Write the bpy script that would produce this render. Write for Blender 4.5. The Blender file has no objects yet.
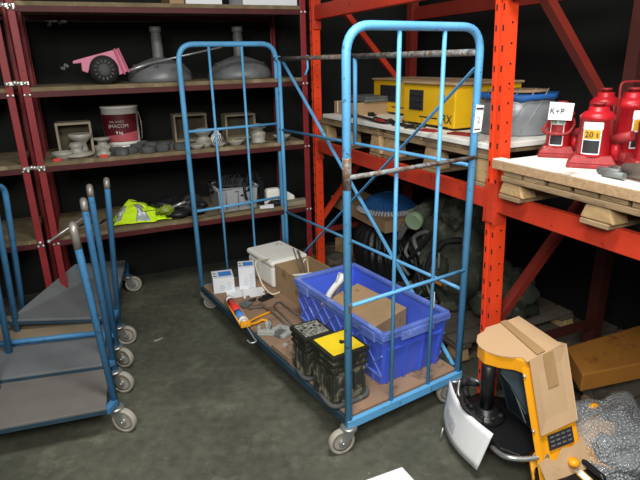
import bpy, bmesh, math, random
from mathutils import Matrix, Vector, noise
random.seed(7)
PI = math.pi
C = bpy.context.scene.collection
# ------------------------------------------------------------------ camera model (fitted offline)
FOC = 529.6; PIT = .327; ROL = .0247; ZC = 1.639
_c, _s = math.cos(PIT), math.sin(PIT); _cr, _sr = math.cos(ROL), math.sin(ROL)
Fv = Vector((0, _c, -_s)); _U = Vector((0, _s, _c)); _R = Vector((1, 0, 0))
Rv = _cr*_R - _sr*_U; Uv = _sr*_R + _cr*_U
# site frames: left shelving (A), right pallet rack (B), blue cart (C), world (W)
FR = {'W': (0, 0, 0), 'A': (-1.656, 3.157, .4083), 'B': (-.0226, 3.8388, -1.1495), 'C': (.1048, 1.9236, .5631)}
def loc(fr, px, py, x=None, y=None, z=None):
    """measure a spot of the photograph on a known plane of a site frame"""
    ox, oy, th = FR[fr]; d = Fv*FOC + (px-320)*Rv - (py-240)*Uv
    cc, ss = math.cos(th), math.sin(th)
    o = (-ox*cc-oy*ss, ox*ss-oy*cc, ZC); e = (d.x*cc+d.y*ss, -d.x*ss+d.y*cc, d.z)
    if x is not None: k = (x-o[0])/e[0]
    elif y is not None: k = (y-o[1])/e[1]
    else: k = (z-o[2])/e[2]
    return Vector((o[0]+k*e[0], o[1]+k*e[1], o[2]+k*e[2]))
def wpt(fr, x, y, z=0):
    ox, oy, th = FR[fr]; cc, ss = math.cos(th), math.sin(th)
    return Vector((ox+x*cc-y*ss, oy+x*ss+y*cc, z))

# ------------------------------------------------------------------ materials
def mat(name, col, rough=.6, metal=0, var=.15, scale=8, wear=None, wamt=.5, wscale=6, bump=0, spec=.4, bscale=None, stretch=None):
    m = bpy.data.materials.new(name); m.use_nodes = True
    nt = m.node_tree; b = nt.nodes['Principled BSDF']; N = nt.nodes.new; L = nt.links.new
    tc = N('ShaderNodeTexCoord'); src = tc.outputs['Object']
    if stretch:
        mp = N('ShaderNodeMapping'); mp.inputs['Scale'].default_value = stretch; L(src, mp.inputs[0]); src = mp.outputs[0]
    n = N('ShaderNodeTexNoise'); n.inputs['Scale'].default_value = scale; n.inputs['Detail'].default_value = 5
    L(src, n.inputs['Vector'])
    r = N('ShaderNodeValToRGB')
    r.color_ramp.elements[0].position = .3; r.color_ramp.elements[1].position = .7
    r.color_ramp.elements[0].color = (*[max(0, c*(1-var)) for c in col], 1)
    r.color_ramp.elements[1].color = (*[min(1, c*(1+var)) for c in col], 1)
    L(n.outputs['Fac'], r.inputs[0]); out = r.outputs[0]
    if wear:
        n2 = N('ShaderNodeTexNoise'); n2.inputs['Scale'].default_value = wscale; n2.inputs['Detail'].default_value = 8; n2.inputs['Roughness'].default_value = .7
        L(src, n2.inputs['Vector'])
        r2 = N('ShaderNodeValToRGB'); t = .72-.3*wamt
        r2.color_ramp.elements[0].position = t; r2.color_ramp.elements[1].position = t+.08
        L(n2.outputs['Fac'], r2.inputs[0])
        mx = N('ShaderNodeMix'); mx.data_type = 'RGBA'
        L(r2.outputs[0], mx.inputs['Factor']); L(out, mx.inputs['A']); mx.inputs['B'].default_value = (*wear, 1)
        out = mx.outputs['Result']
    L(out, b.inputs['Base Color'])
    b.inputs['Roughness'].default_value = rough; b.inputs['Metallic'].default_value = metal
    b.inputs['Specular IOR Level'].default_value = spec
    if bump:
        n3 = N('ShaderNodeTexNoise'); n3.inputs['Scale'].default_value = bscale or scale*3; n3.inputs['Detail'].default_value = 4
        L(src, n3.inputs['Vector'])
        bp = N('ShaderNodeBump'); bp.inputs['Strength'].default_value = bump; bp.inputs['Distance'].default_value = .01
        L(n3.outputs['Fac'], bp.inputs['Height']); L(bp.outputs[0], b.inputs['Normal'])
    return m
def hx(h):
    v = [int(h[i:i+2], 16)/255 for i in (0, 2, 4)]
    return tuple(x/12.92 if x <= .04045 else ((x+.055)/1.055)**2.4 for x in v)
M = {}
M['blue'] = mat('blue_paint', hx('5ea6d8'), .4, 0, .12, 5, wear=hx('3f6076'), wamt=.42, wscale=30)
M['bluerust'] = mat('worn_blue_paint', hx('7d8a8e'), .6, .1, .2, 20, wear=hx('6a5140'), wamt=.85, wscale=35)
M['rust'] = mat('rusty_pipe', hx('6f5d50'), .7, .2, .25, 25, wear=hx('8b8d8c'), wamt=.7, wscale=40)
M['trolleyblue'] = mat('trolley_blue_paint', hx('437fae'), .5, 0, .12, 9, wear=hx('3c6688'), wamt=.5, wscale=30)
M['worn'] = mat('worn_bare_steel', hx('9a9690'), .45, .5, .2, 20)
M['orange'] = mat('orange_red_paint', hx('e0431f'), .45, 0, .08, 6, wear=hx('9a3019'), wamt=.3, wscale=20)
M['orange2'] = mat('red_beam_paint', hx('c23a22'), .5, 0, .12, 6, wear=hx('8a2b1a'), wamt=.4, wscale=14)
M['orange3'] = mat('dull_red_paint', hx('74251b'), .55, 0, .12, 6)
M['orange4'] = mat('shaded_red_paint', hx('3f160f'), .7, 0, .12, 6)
M['hole'] = mat('punched_hole', (.006, .004, .004), .9)
M['dred'] = mat('dark_red_paint', hx('86262a'), .5, 0, .15, 6, wear=hx('551a1a'), wamt=.4, wscale=18)
M['dred2'] = mat('shelf_red_paint', hx('4c1517'), .6, 0, .2, 6, wear=hx('35110f'), wamt=.5, wscale=12)
M['chip'] = mat('dusty_chipboard', hx('75684f'), .9, 0, .25, 12, wear=hx('93856b'), wamt=.6, wscale=5, bump=.2)
M['zinc'] = mat('zinc_bolt', hx('cfcfca'), .35, .7, .1)
M['plyb'] = mat('brown_plywood', hx('8f755f'), .85, 0, .15, 5, wear=hx('6b5442'), wamt=.55, wscale=7, bump=.1)
M['pallet'] = mat('weathered_pallet_wood', hx('8d775a'), .9, 0, .25, 4, wear=hx('6e5a42'), wamt=.6, wscale=6, bump=.3, stretch=(1, 6, 6))
M['palletd'] = mat('grey_pallet_wood', hx('5f594f'), .9, 0, .25, 4, wear=hx('4b453d'), wamt=.6, wscale=6, bump=.3)
M['block'] = mat('pale_pallet_block', hx('a98d64'), .9, 0, .2, 14, wear=hx('8a6c46'), wamt=.6, wscale=12, bump=.3)
M['whiteboard'] = mat('off_white_laminate', hx('e8e7df'), .5, 0, .06, 3, wear=hx('a9a392'), wamt=.4, wscale=5)
M['laminedge'] = mat('chipboard_edge', hx('a88b6a'), .9, 0, .2, 60, bump=.2)
M['kraft'] = mat('kraft_cardboard', hx('c0a17c'), .85, 0, .07, 4, wear=hx('a88865'), wamt=.4, wscale=3, bump=.05)
M['kraft2'] = mat('brown_cardboard', hx('a58a68'), .9, 0, .12, 5, wear=hx('86694a'), wamt=.45, wscale=5, bump=.1)
M['tape'] = mat('brown_tape', hx('a98a62'), .35, 0, .06, 5)
M['crate'] = mat('blue_plastic', hx('4d6ae0'), .4, 0, .1, 4, wear=hx('6c80d0'), wamt=.32, wscale=14, bump=.05)
M['crated'] = mat('blue_plastic_worn', hx('6680d6'), .5, 0, .15, 8, wear=hx('8fa0da'), wamt=.6, wscale=14)
M['white'] = mat('white_plastic', hx('e6e8ea'), .4, 0, .03, 4)
M['dwhite'] = mat('dusty_white', hx('e9e9e2'), .6, 0, .07, 5, wear=hx('b59a6c'), wamt=.22, wscale=9)
M['paper'] = mat('white_paper', hx('e4e6e8'), .7, 0, .04, 6)
M['boxwhite'] = mat('white_carton', hx('dfe4ea'), .6, 0, .03, 6)
M['printblue'] = mat('blue_print', hx('4a8ad8'), .5)
M['ink'] = mat('dark_ink', hx('2b2b30'), .6)
M['greyink'] = mat('grey_ink', hx('b4bcc4'), .6)
M['black'] = mat('black_plastic', hx('17181a'), .35, 0, .2, 6, bump=.05)
M['blackmatte'] = mat('black_rubber', hx('1c1c1e'), .7, 0, .25, 12)
M['bag'] = mat('black_plastic_bag', hx('1b1d1f'), .42, 0, .3, 6, bump=.3, bscale=14)
M['grime'] = mat('grimy_black_plastic', hx('35362f'), .6, 0, .3, 18, wear=hx('7f7c68'), wamt=.72, wscale=16)
M['slot'] = mat('speckled_grey_lid', hx('55564f'), .7, 0, .3, 60, wear=hx('9a9b92'), wamt=.85, wscale=70)
M['lidrim'] = mat('dark_lid_rim', hx('24251f'), .6, 0, .2, 20)
M['yellow'] = mat('yellow_paint', hx('e2b41a'), .45, 0, .06, 5, wear=hx('b98f1c'), wamt=.3, wscale=9)
M['yellowlid'] = mat('yellow_lid', hx('ecd029'), .5, 0, .08, 8, wear=hx('a89a34'), wamt=.35, wscale=14)
M['amber'] = mat('amber_yellow_paint', hx('eda31c'), .35, 0, .05, 4)
M['amberwood'] = mat('ochre_painted_timber', hx('a8702c'), .75, 0, .15, 5, wear=hx('7f5220'), wamt=.5, wscale=5)
M['grey'] = mat('grey_metal', hx('8a8c88'), .5, .4, .15, 10)
M['lgrey'] = mat('light_grey_metal', hx('a9aba6'), .5, .3, .15, 20)
M['caster'] = mat('grey_rubber_tyre', hx('a39f94'), .6, 0, .1, 12, wear=hx('6f6b60'), wamt=.4)
M['hub'] = mat('grey_wheel_disc', hx('7e7c74'), .6, .1, .15, 12)
M['chrome'] = mat('galvanised_steel', hx('a6aaa8'), .35, .7, .15, 12)
M['hood'] = mat('dull_grey_enamel', hx('74787a'), .45, .2, .15, 8, wear=hx('4e5152'), wamt=.5)
M['tin'] = mat('dull_grey_tin', hx('6f7372'), .6, .3, .2, 14)
M['tind'] = mat('dusty_dark_grey', hx('4c4f4f'), .8, 0, .25, 16, wear=hx('6f716d'), wamt=.5)
M['pewter'] = mat('dusty_pale_metal', hx('a3a298'), .6, .2, .2, 14)
M['boxwood'] = mat('old_pale_wood', hx('8f8672'), .9, 0, .2, 9)
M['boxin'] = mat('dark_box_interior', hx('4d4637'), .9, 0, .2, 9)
M['pink'] = mat('pink_plastic', hx('cf7d97'), .45, 0, .08, 6)
M['pinkd'] = mat('deep_pink_edge', hx('b34f70'), .5)
M['alu'] = mat('brushed_aluminium', hx('bfc2c4'), .35, .6, .06)
M['wine'] = mat('wine_red_label', hx('54101a'), .5, 0, .08)
M['wine2'] = mat('faded_pink_band', hx('b0535a'), .5)
M['redsticker'] = mat('red_sticker', hx('cc3a3c'), .6)
M['hivis'] = mat('fluorescent_yellow_cloth', hx('c8f01c'), .8, 0, .08, 10); 
M['reflect'] = mat('silver_reflective_tape', hx('a9b0b4'), .4, .2)
M['bin'] = mat('pale_grey_plastic', hx('9da2a6'), .6, 0, .06, 5)
M['jack'] = mat('red_jack_paint', hx('b01c26'), .35, 0, .12, 8, wear=hx('7c1a1d'), wamt=.35, wscale=16)
M['jackb'] = mat('dusty_red_cast_base', hx('8c2527'), .6, 0, .2, 25, wear=hx('a86a66'), wamt=.4, wscale=40)
M['labelyellow'] = mat('yellow_label', hx('d8a62a'), .5)
M['labelgreen'] = mat('pale_green_sticker', hx('a9d0bd'), .6)
M['wrap'] = mat('silver_grey_wrapped_roll', hx('90969c'), .35, .2, .12, 5, bump=.3, bscale=9, stretch=(1, 1, 4))
M['tarp'] = mat('blue_tarpaulin', hx('2763ad'), .5, 0, .1, 6, bump=.3)
M['bristleb'] = mat('blue_bristles', hx('1b5a96'), .7, 0, .3, 50)
M['bristlew'] = mat('white_bristles', hx('bcbcc0'), .7, 0, .15, 60)
M['olive'] = mat('olive_grey_metal', hx('3f443a'), .65, .1, .35, 12, wear=hx('6d705f'), wamt=.6, wscale=9, bump=.5, bscale=12)
M['mint'] = mat('pale_green_cap', hx('9db894'), .5)
M['navy'] = mat('dark_slate_panel', hx('2c3a42'), .4, .1, .12, 6)
M['deck'] = mat('grey_antislip_board', hx('6c7073'), .75, 0, .1, 6, wear=hx('83868a'), wamt=.4, wscale=4, bump=.1)
M['deckbrown'] = mat('brownish_grey_board', hx('6d6a66'), .75, 0, .1, 6, wear=hx('7f7b76'), wamt=.4, wscale=4, bump=.1)
M['deckedge'] = mat('dark_blue_edge', hx('28404f'), .6, 0, .2, 9)
M['tan'] = mat('tan_plywood', hx('8a7c66'), .85, 0, .12, 5)
M['caulkred'] = mat('red_print', hx('d83a32'), .4)
M['cordw'] = mat('cream_strap', hx('d8cfb4'), .6)
M['grab'] = mat('pale_grey_casting', hx('a5aaa4'), .55, .1, .12, 30)
M['iron'] = mat('dark_iron', hx('6a6058'), .6, .4, .2, 20)
M['redw'] = mat('red_wooden_stain', hx('732b26'), .7)
M['greentool'] = mat('green_tool_plastic', hx('7c8f2e'), .5)
def clear(name, col, alpha, rough, bump, bscale):
    m = mat(name, col, rough, 0, .1, 8, bump=bump, bscale=bscale, spec=.8)
    m.node_tree.nodes['Principled BSDF'].inputs['Alpha'].default_value = alpha; return m
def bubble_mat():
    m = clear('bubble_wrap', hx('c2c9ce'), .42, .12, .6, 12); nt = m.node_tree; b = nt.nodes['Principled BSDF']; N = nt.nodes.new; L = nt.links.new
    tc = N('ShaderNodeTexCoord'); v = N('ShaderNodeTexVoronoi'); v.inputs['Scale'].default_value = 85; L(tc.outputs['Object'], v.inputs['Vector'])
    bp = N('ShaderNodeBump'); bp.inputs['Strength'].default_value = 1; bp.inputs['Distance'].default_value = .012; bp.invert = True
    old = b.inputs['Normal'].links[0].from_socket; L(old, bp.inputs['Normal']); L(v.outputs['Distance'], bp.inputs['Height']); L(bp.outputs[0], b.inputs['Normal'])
    r = N('ShaderNodeValToRGB'); r.color_ramp.elements[0].position = .15; r.color_ramp.elements[0].color = (.85,)*3+(1,); r.color_ramp.elements[1].position = .45; r.color_ramp.elements[1].color = (.35,)*3+(1,)  # reflected glints put into the alpha as pale, denser dots
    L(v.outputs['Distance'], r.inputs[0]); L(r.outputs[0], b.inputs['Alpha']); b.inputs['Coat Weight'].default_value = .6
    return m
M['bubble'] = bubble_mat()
M['film'] = clear('clear_film', hx('c4c8cb'), .35, .15, .5, 20)
# floor: worn dark screed
def floor_mat():
    m = mat('worn_dark_screed', hx('5b5d50'), .72, 0, .2, 22, wear=hx('6c6f5f'), wamt=.55, wscale=5, bump=.12, bscale=40, spec=.35)
    nt = m.node_tree; b = nt.nodes['Principled BSDF']; old = b.inputs['Base Color'].links[0].from_socket
    N = nt.nodes.new; L = nt.links.new; tc = N('ShaderNodeTexCoord')
    v = N('ShaderNodeTexNoise'); v.inputs['Scale'].default_value = 48; v.inputs['Detail'].default_value = 2; L(tc.outputs['Object'], v.inputs['Vector'])
    r = N('ShaderNodeValToRGB'); r.color_ramp.elements[0].position = .70; r.color_ramp.elements[1].position = .76; L(v.outputs['Fac'], r.inputs[0])
    mx = N('ShaderNodeMix'); mx.data_type = 'RGBA'; L(r.outputs[0], mx.inputs['Factor']); L(old, mx.inputs['A']); mx.inputs['B'].default_value = (*hx('7b7d76'), 1)
    s = N('ShaderNodeTexNoise'); s.inputs['Scale'].default_value = 1.7; s.inputs['Detail'].default_value = 6; s.inputs['Roughness'].default_value = .65; L(tc.outputs['Object'], s.inputs['Vector'])
    r2 = N('ShaderNodeValToRGB'); r2.color_ramp.elements[0].position = .42; r2.color_ramp.elements[0].color = (.55, .55, .57, 1); r2.color_ramp.elements[1].position = .62; r2.color_ramp.elements[1].color = (1, 1, 1, 1); L(s.outputs['Fac'], r2.inputs[0])
    m2 = N('ShaderNodeMix'); m2.data_type = 'RGBA'; m2.blend_type = 'MULTIPLY'; m2.inputs['Factor'].default_value = .8
    L(mx.outputs['Result'], m2.inputs['A']); L(r2.outputs[0], m2.inputs['B']); L(m2.outputs['Result'], b.inputs['Base Color'])
    return m
M['floor'] = floor_mat()
M['wall'] = mat('soot_dark_wall', hx('181a19'), .9, 0, .25, 3, wear=hx('222422'), wamt=.4, wscale=8, bump=.1)
M['wall2'] = mat('black_wall', hx('0e0f0f'), .9, 0, .25, 3)
M['ceil'] = mat('dark_ceiling', hx('2a2a28'), .9)
M['flake'] = mat('flaked_paint_patch', hx('9a9c98'), .8, 0, .2, 60)

# ------------------------------------------------------------------ mesh builder
def RZ(a): return Matrix.Rotation(a, 4, 'Z')
def RX(a): return Matrix.Rotation(a, 4, 'X')
def RY(a): return Matrix.Rotation(a, 4, 'Y')
def TR(x, y=None, z=None):
    return Matrix.Translation(Vector(x) if y is None else Vector((x, y, z)))
class MB:
    def __init__(s): s.v = []; s.f = []; s.mi = []; s.sm = []; s.X = Matrix.Identity(4)
    def add(s, vs, fs, mi=0, smooth=False):
        o = len(s.v); s.v += [s.X @ Vector(v) for v in vs]
        for f in fs: s.f.append([i+o for i in f]); s.mi.append(mi); s.sm.append(smooth)
        return s
    def hexa(s, p, mi=0):
        return s.add(p, [(0, 3, 2, 1), (4, 5, 6, 7), (0, 1, 5, 4), (1, 2, 6, 5), (2, 3, 7, 6), (3, 0, 4, 7)], mi)
    def box(s, x0, x1, y0, y1, z0, z1, mi=0, X=None):
        p = [(x0, y0, z0), (x1, y0, z0), (x1, y1, z0), (x0, y1, z0), (x0, y0, z1), (x1, y0, z1), (x1, y1, z1), (x0, y1, z1)]
        if X is not None: p = [X @ Vector(q) for q in p]
        return s.hexa(p, mi)
    def bar(s, a, b, w, h, mi=0, up=(0, 0, 1)):
        a = Vector(a); b = Vector(b); d = (b-a).normalized(); u = Vector(up)
        if abs(d.dot(u)) > .98: u = Vector((1, 0, 0))
        r = d.cross(u).normalized(); u = r.cross(d)
        q = []
        for c in (a, b):
            q += [c-r*w/2-u*h/2, c+r*w/2-u*h/2, c+r*w/2+u*h/2, c-r*w/2+u*h/2]
        return s.hexa(q, mi)
    def tube(s, pts, r, seg=8, mi=0, closed=False, caps=True):
        pts = [Vector(p) for p in pts]; n = len(pts); rs = r if isinstance(r, (list, tuple)) else [r]*n
        vs = []; prev = None
        for i, p in enumerate(pts):
            if closed: d = pts[(i+1) % n]-pts[i-1]
            else: d = pts[min(i+1, n-1)]-pts[max(i-1, 0)]
            if d.length < 1e-9: d = Vector((0, 0, 1))
            d.normalize()
            if prev is None:
                t = Vector((0, 0, 1)) if abs(d.z) < .9 else Vector((1, 0, 0)); a = d.cross(t).normalized()
            else:
                a = prev-d*prev.dot(d)
                if a.length < 1e-6: a = d.cross(Vector((0, 0, 1)))
                a.normalize()
            prev = a; b = d.cross(a)
            for k in range(seg):
                an = 2*PI*k/seg; vs.append(p+(a*math.cos(an)+b*math.sin(an))*rs[i])
        fs = []
        for i in range(n if closed else n-1):
            j = (i+1) % n
            for k in range(seg):
                l = (k+1) % seg; fs.append((i*seg+k, i*seg+l, j*seg+l, j*seg+k))
        s.add(vs, fs, mi, True)
        if caps and not closed:
            o = len(s.v)-len(vs)
            s.f.append([o+k for k in range(seg)][::-1]); s.mi.append(mi); s.sm.append(False)
            s.f.append([o+(n-1)*seg+k for k in range(seg)]); s.mi.append(mi); s.sm.append(False)
        return s
    def lathe(s, prof, c=(0, 0, 0), seg=24, mi=0, X=None, smooth=True):
        vs = []; fs = []; X = X or Matrix.Identity(4); c = Vector(c); n = len(prof)
        for r, z in prof:
            for k in range(seg):
                a = 2*PI*k/seg; vs.append(c+(X @ Vector((r*math.cos(a), r*math.sin(a), z))))
        for i in range(n-1):
            for k in range(seg):
                l = (k+1) % seg; fs.append((i*seg+k, i*seg+l, (i+1)*seg+l, (i+1)*seg+k))
        s.add(vs, fs, mi, smooth); o = len(s.v)-len(vs)
        if prof[0][0] > 1e-5: s.f.append([o+k for k in range(seg)][::-1]); s.mi.append(mi); s.sm.append(False)
        if prof[-1][0] > 1e-5: s.f.append([o+(n-1)*seg+k for k in range(seg)]); s.mi.append(mi); s.sm.append(False)
        return s
    def prism(s, poly, z0, z1, mi=0, X=None):
        n = len(poly); X = X or Matrix.Identity(4)
        vs = [X @ Vector((x, y, z0)) for x, y in poly]+[X @ Vector((x, y, z1)) for x, y in poly]
        fs = [tuple(range(n))[::-1], tuple(range(n, 2*n))]+[(i, (i+1) % n, n+(i+1) % n, n+i) for i in range(n)]
        return s.add(vs, fs, mi)
    def sheet(s, pts, t, mi=0):
        """solid sheet from a 3-D outline, thickness t along its normal"""
        p = [Vector(q) for q in pts]; n = len(p); nm = Vector((0, 0, 0))
        for i in range(n): nm += (p[i]-p[0]).cross(p[(i+1) % n]-p[0])
        nm.normalize(); q = [a+nm*t for a in p]
        return s.add(p+q, [tuple(range(n))[::-1], tuple(range(n, 2*n))]+[(i, (i+1) % n, n+(i+1) % n, n+i) for i in range(n)], mi)
    def blob(s, c, r, amp=.15, fr=2.0, seed=0, mi=0, nu=20, nv=12, flat=None, smooth=True):
        vs = []; fs = []; c = Vector(c)
        for j in range(nv+1):
            th = PI*j/nv
            for i in range(nu):
                ph = 2*PI*i/nu; d = Vector((math.sin(th)*math.cos(ph), math.sin(th)*math.sin(ph), math.cos(th)))
                k = 1+amp*noise.noise(d*fr+Vector((seed*3.7, seed, 0)))*2+amp*.5*noise.noise(d*fr*3+Vector((0, seed, 9)))
                p = Vector((d.x*r[0]*k, d.y*r[1]*k, d.z*r[2]*k))
                if flat is not None: p.z = max(p.z, flat)
                vs.append(c+p)
        for j in range(nv):
            for i in range(nu):
                l = (i+1) % nu; fs.append((j*nu+i, (j+1)*nu+i, (j+1)*nu+l, j*nu+l))
        return s.add(vs, fs, mi, smooth)
    def grid(s, fn, nu, nv, mi=0, smooth=True, thick=0):
        vs = [fn(i/nu, j/nv) for j in range(nv+1) for i in range(nu+1)]
        w = nu+1
        fs = [(j*w+i, j*w+i+1, (j+1)*w+i+1, (j+1)*w+i) for j in range(nv) for i in range(nu)]
        return s.add(vs, fs, mi, smooth)
    def build(s, name, mats, parent=None, bevel=0, solid=0, fr=None):
        me = bpy.data.meshes.new(name); me.from_pydata([tuple(v) for v in s.v], [], s.f)
        ms = mats if isinstance(mats, (list, tuple)) else [mats]
        for m in ms: me.materials.append(M[m])
        for p, mi, sm in zip(me.polygons, s.mi, s.sm): p.material_index = mi; p.use_smooth = sm
        bm = bmesh.new(); bm.from_mesh(me); bmesh.ops.remove_doubles(bm, verts=bm.verts, dist=1e-6)
        bmesh.ops.recalc_face_normals(bm, faces=bm.faces); bm.to_mesh(me); bm.free()
        o = bpy.data.objects.new(name, me); C.objects.link(o)
        if parent: o.parent = parent
        if solid:
            q = o.modifiers.new('s', 'SOLIDIFY'); q.thickness = solid; q.offset = 0
        if bevel:
            q = o.modifiers.new('b', 'BEVEL'); q.width = bevel; q.segments = 2; q.limit_method = 'ANGLE'; q.angle_limit = .7
        return o
def fillet(pts, r, n=6):
    pts = [Vector(p) for p in pts]; out = [pts[0]]
    for i in range(1, len(pts)-1):
        a, b, c = pts[i-1], pts[i], pts[i+1]; u = (a-b).normalized(); v = (c-b).normalized()
        rr = min(r, (a-b).length*.49, (c-b).length*.49); p0 = b+u*rr; p1 = b+v*rr
        for k in range(n+1):
            t = k/n; out.append((1-t)**2*p0+2*t*(1-t)*b+t*t*p1)
    return out+[pts[-1]]
def spline(P, n=8):
    P = [Vector(p) for p in P]; Q = [P[0]]+P+[P[-1]]; out = []
    for i in range(1, len(Q)-2):
        for k in range(n):
            t = k/n; a, b, c, d = Q[i-1], Q[i], Q[i+1], Q[i+2]
            out.append(.5*((2*b)+(c-a)*t+(2*a-5*b+4*c-d)*t*t+(3*b-a-3*c+d)*t**3))
    return out+[P[-1]]
def label(o, text, cat, group=None, kind=None):
    o['label'] = text; o['category'] = cat
    if group: o['group'] = group
    if kind: o['kind'] = kind
    return o
def thing(name, text, cat, fr='W', p=(0, 0, 0), rot=0, group=None):
    o = bpy.data.objects.new(name, None); C.objects.link(o); o.empty_display_size = .1
    w = wpt(fr, p[0], p[1], p[2]); o.location = w; o.rotation_euler = (0, 0, FR[fr][2]+rot)
    return label(o, text, cat, group)
def place(o, fr, p, rot=0):
    o.location = wpt(fr, p[0], p[1], p[2]); o.rotation_euler = (0, 0, FR[fr][2]+rot); return o
def solo(mb, name, mats, text, cat, fr, p=(0, 0, 0), rot=0, group=None, kind=None, **k):
    return label(place(mb.build(name, mats, None, **k), fr, p, rot), text, cat, group, kind)
def dup(root, text=None, group=None):
    r = root.copy(); C.objects.link(r)
    if text: r['label'] = text
    if group: r['group'] = group
    for ch in list(root.children):
        c = ch.copy(); C.objects.link(c); c.parent = r
        for g in list(ch.children):
            d = g.copy(); C.objects.link(d); d.parent = c
    return r
def struct(o): o['kind'] = 'structure'; return o
def text(s, size, m, parent, X, ext=.0006, name='lettering'):
    cu = bpy.data.curves.new('t', 'FONT'); cu.body = s; cu.size = size; cu.extrude = ext; cu.align_x = 'CENTER'; cu.align_y = 'CENTER'
    t = bpy.data.objects.new('t', cu); C.objects.link(t); bpy.context.view_layer.update()
    me = bpy.data.meshes.new_from_object(t.evaluated_get(bpy.context.evaluated_depsgraph_get()))
    bpy.data.objects.remove(t); me.name = name; me.materials.clear(); me.materials.append(M[m])
    me.transform(X); o = bpy.data.objects.new(name, me); C.objects.link(o); o.parent = parent; return o
def facecam(fr, x, y):
    w = wpt(fr, x, y); return math.atan2(-w.x, w.y)-FR[fr][2]
STAND = RX(PI/2)      # text lying in XY stands up facing -Y

# ================================================================== SETTING
struct(MB().box(-6, 5, -2, 8, -.05, 0).build('floor', 'floor'))
w = MB().box(-5, 3.2, .74, .84, 0, 3.4).build('wall_back', 'wall'); struct(place(w, 'A', (0, 0, 0)))
w = MB().box(-1.5, 5.5, 1.25, 1.35, 0, 3.4).build('wall_right', 'wall2'); struct(place(w, 'B', (0, 0, 0)))
struct(MB().box(-6, 5, -2, 8, 3.4, 3.5).build('ceiling', 'ceil'))
for i, (px, py, pts) in enumerate([(56, 22, 9), (65, 66, 4)]):
    q = loc('A', px, py, y=.739); mb = MB(); random.seed(i+3)
    for k in range(pts):
        dx = (random.random()-.5)*(.13 if i == 0 else .04); dz = (random.random()-.5)*.04; a = random.random()*3
        poly = [(math.cos(a+t*1.2)*(.008+random.random()*.012), math.sin(a+t*1.2)*(.006+random.random()*.01)) for t in range(5)]
        mb.prism([(x+dx, y+dz) for x, y in poly], 0, .004, X=STAND)
    o = mb.build('trim_%d' % (i+1), 'flake'); struct(place(o, 'A', (q.x, .738, q.z)))

# ================================================================== LEFT DARK RED SHELVING (frame A)
LV = [1.985, 1.53, 1.098, .632]
def shelving(x0, x1, txt):
    t = thing('shelving_unit', txt, 'shelving', 'A', (x0, 0, 0), group=None); W = x1-x0
    for x in (0, W):
        for y in (0, .6):
            mb = MB(); a = .02
            mb.X = TR(x, y, 0) @ (RZ(0) if y == 0 else RZ(PI))
            mb.prism([(-a, -a), (a, -a), (a, -a+.012), (a*.55, -a+.012), (a*.55, a), (-a*.55, a), (-a*.55, -a+.012), (-a, -a+.012)], 0, 2.45)
            mb.build('upright', 'dred', t, bevel=.003)
    for i, z in enumerate(LV):
        for y in (-.012, .6):
            MB().box(.02, W-.02, y-.008, y+.02, z-.056, z-.024).build('shelf_beam', 'dred2', t, bevel=.002)
        MB().box(.015, W-.015, -.014, .6, z-.024, z).build('shelf_board', 'chip', t, bevel=.002)
        for x in (0, W):
            b = MB()
            for dx in (-.013, .013): b.lathe([(0, 0), (.009, 0), (.009, .009), (.005, .012), (0, .012)], (x+dx, -.02, z-.04), 8, X=RX(PI/2))
            b.build('bolt', 'zinc', t)
    return t
shelving(0, 1.712, 'dark red steel shelving with four dusty boards against the dark back wall')
shelving(-1.9, -.085, 'dark red shelving bay cut by the left edge of the photo')
# plates joining the two bays
for i, z in enumerate((1.96, 1.555, 1.075)):
    mb = MB().box(-.1, .02, -.028, -.0215, z-.009, z+.009)
    for x in (-.09, -.05, -.035, 0): mb.lathe([(0, 0), (.013, 0), (.013, .008), (.006, .013), (0, .014)], (x, -.028, z+.004*math.sin(x*99)), 8, X=RX(PI/2))
    solo(mb, 'joining_bracket', 'zinc', ['bright zinc plate bolting the two left shelving bays together at the top board', 'bright zinc plate bolting the shelving bays together beside the pink cart shelf', 'bright zinc plate bolting the shelving bays together at the shelf of pale dishes'][i], 'bracket', 'A', (0, 0, 0), group='zinc plates joining the shelving')

# white cartons on the top board
for i, (a, b, h) in enumerate([(170, 184, .16), (186, 222, .15), (243, 297, .17)]):
    p = loc('A', a, 3, y=.03); q = loc('A', b, 3, y=.03)
    mb = MB().box(0, q.x-p.x, 0, .34, 0, h, 0).box(-.002, q.x-p.x+.002, .15, .19, h-.001, h+.001, 1)
    solo(mb, 'carton', [['kraft2', 'boxwhite', 'boxwhite'][i], 'tape'], ['beige carton on the top board beside two white cartons, mostly above the frame', 'shorter white carton on the top board, mostly above the frame', 'long white carton at the right end of the top board'][i], 'box', 'A', (p.x, .03, LV[0]))

# --- second board: pink cart, two hoods, silver bar
z2 = LV[1]
p = loc('A', 101, 80, y=.16)
t = thing('toy_cart', 'pink plastic cart with a fat black wheel and long silver handle', 'cart', 'A', (p.x, .16, z2))
def A2(px, py, y=.16): q = loc('A', px, py, y=y); return Vector((q.x-p.x, y-.16, q.z-z2))
body = [A2(72.5, 61), (A2(83, 58)), A2(117, 49), A2(128, 71), A2(119, 75), A2(117, 66), A2(113, 60), A2(104, 57.5), A2(95, 59.5), A2(90, 65), A2(88, 73), A2(82, 71), A2(81, 63), A2(73, 64)]
mb = MB(); n = len(body)
mb.add([v+Vector((0, -.05, 0)) for v in body]+[v+Vector((0, .12, 0)) for v in body], [tuple(range(n)), tuple(range(n, 2*n))[::-1]]+[(i, (i+1) % n, n+(i+1) % n, n+i) for i in range(n)])
mb.build('body', 'pink', t, bevel=.004)
e = MB()
for a, b in (((113.5, 49), (124, 74)), ((117, 48.5), (128, 72))): e.bar(A2(*a)+Vector((0, -.055, 0)), A2(*b)+Vector((0, -.055, 0)), .02, .012)
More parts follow.
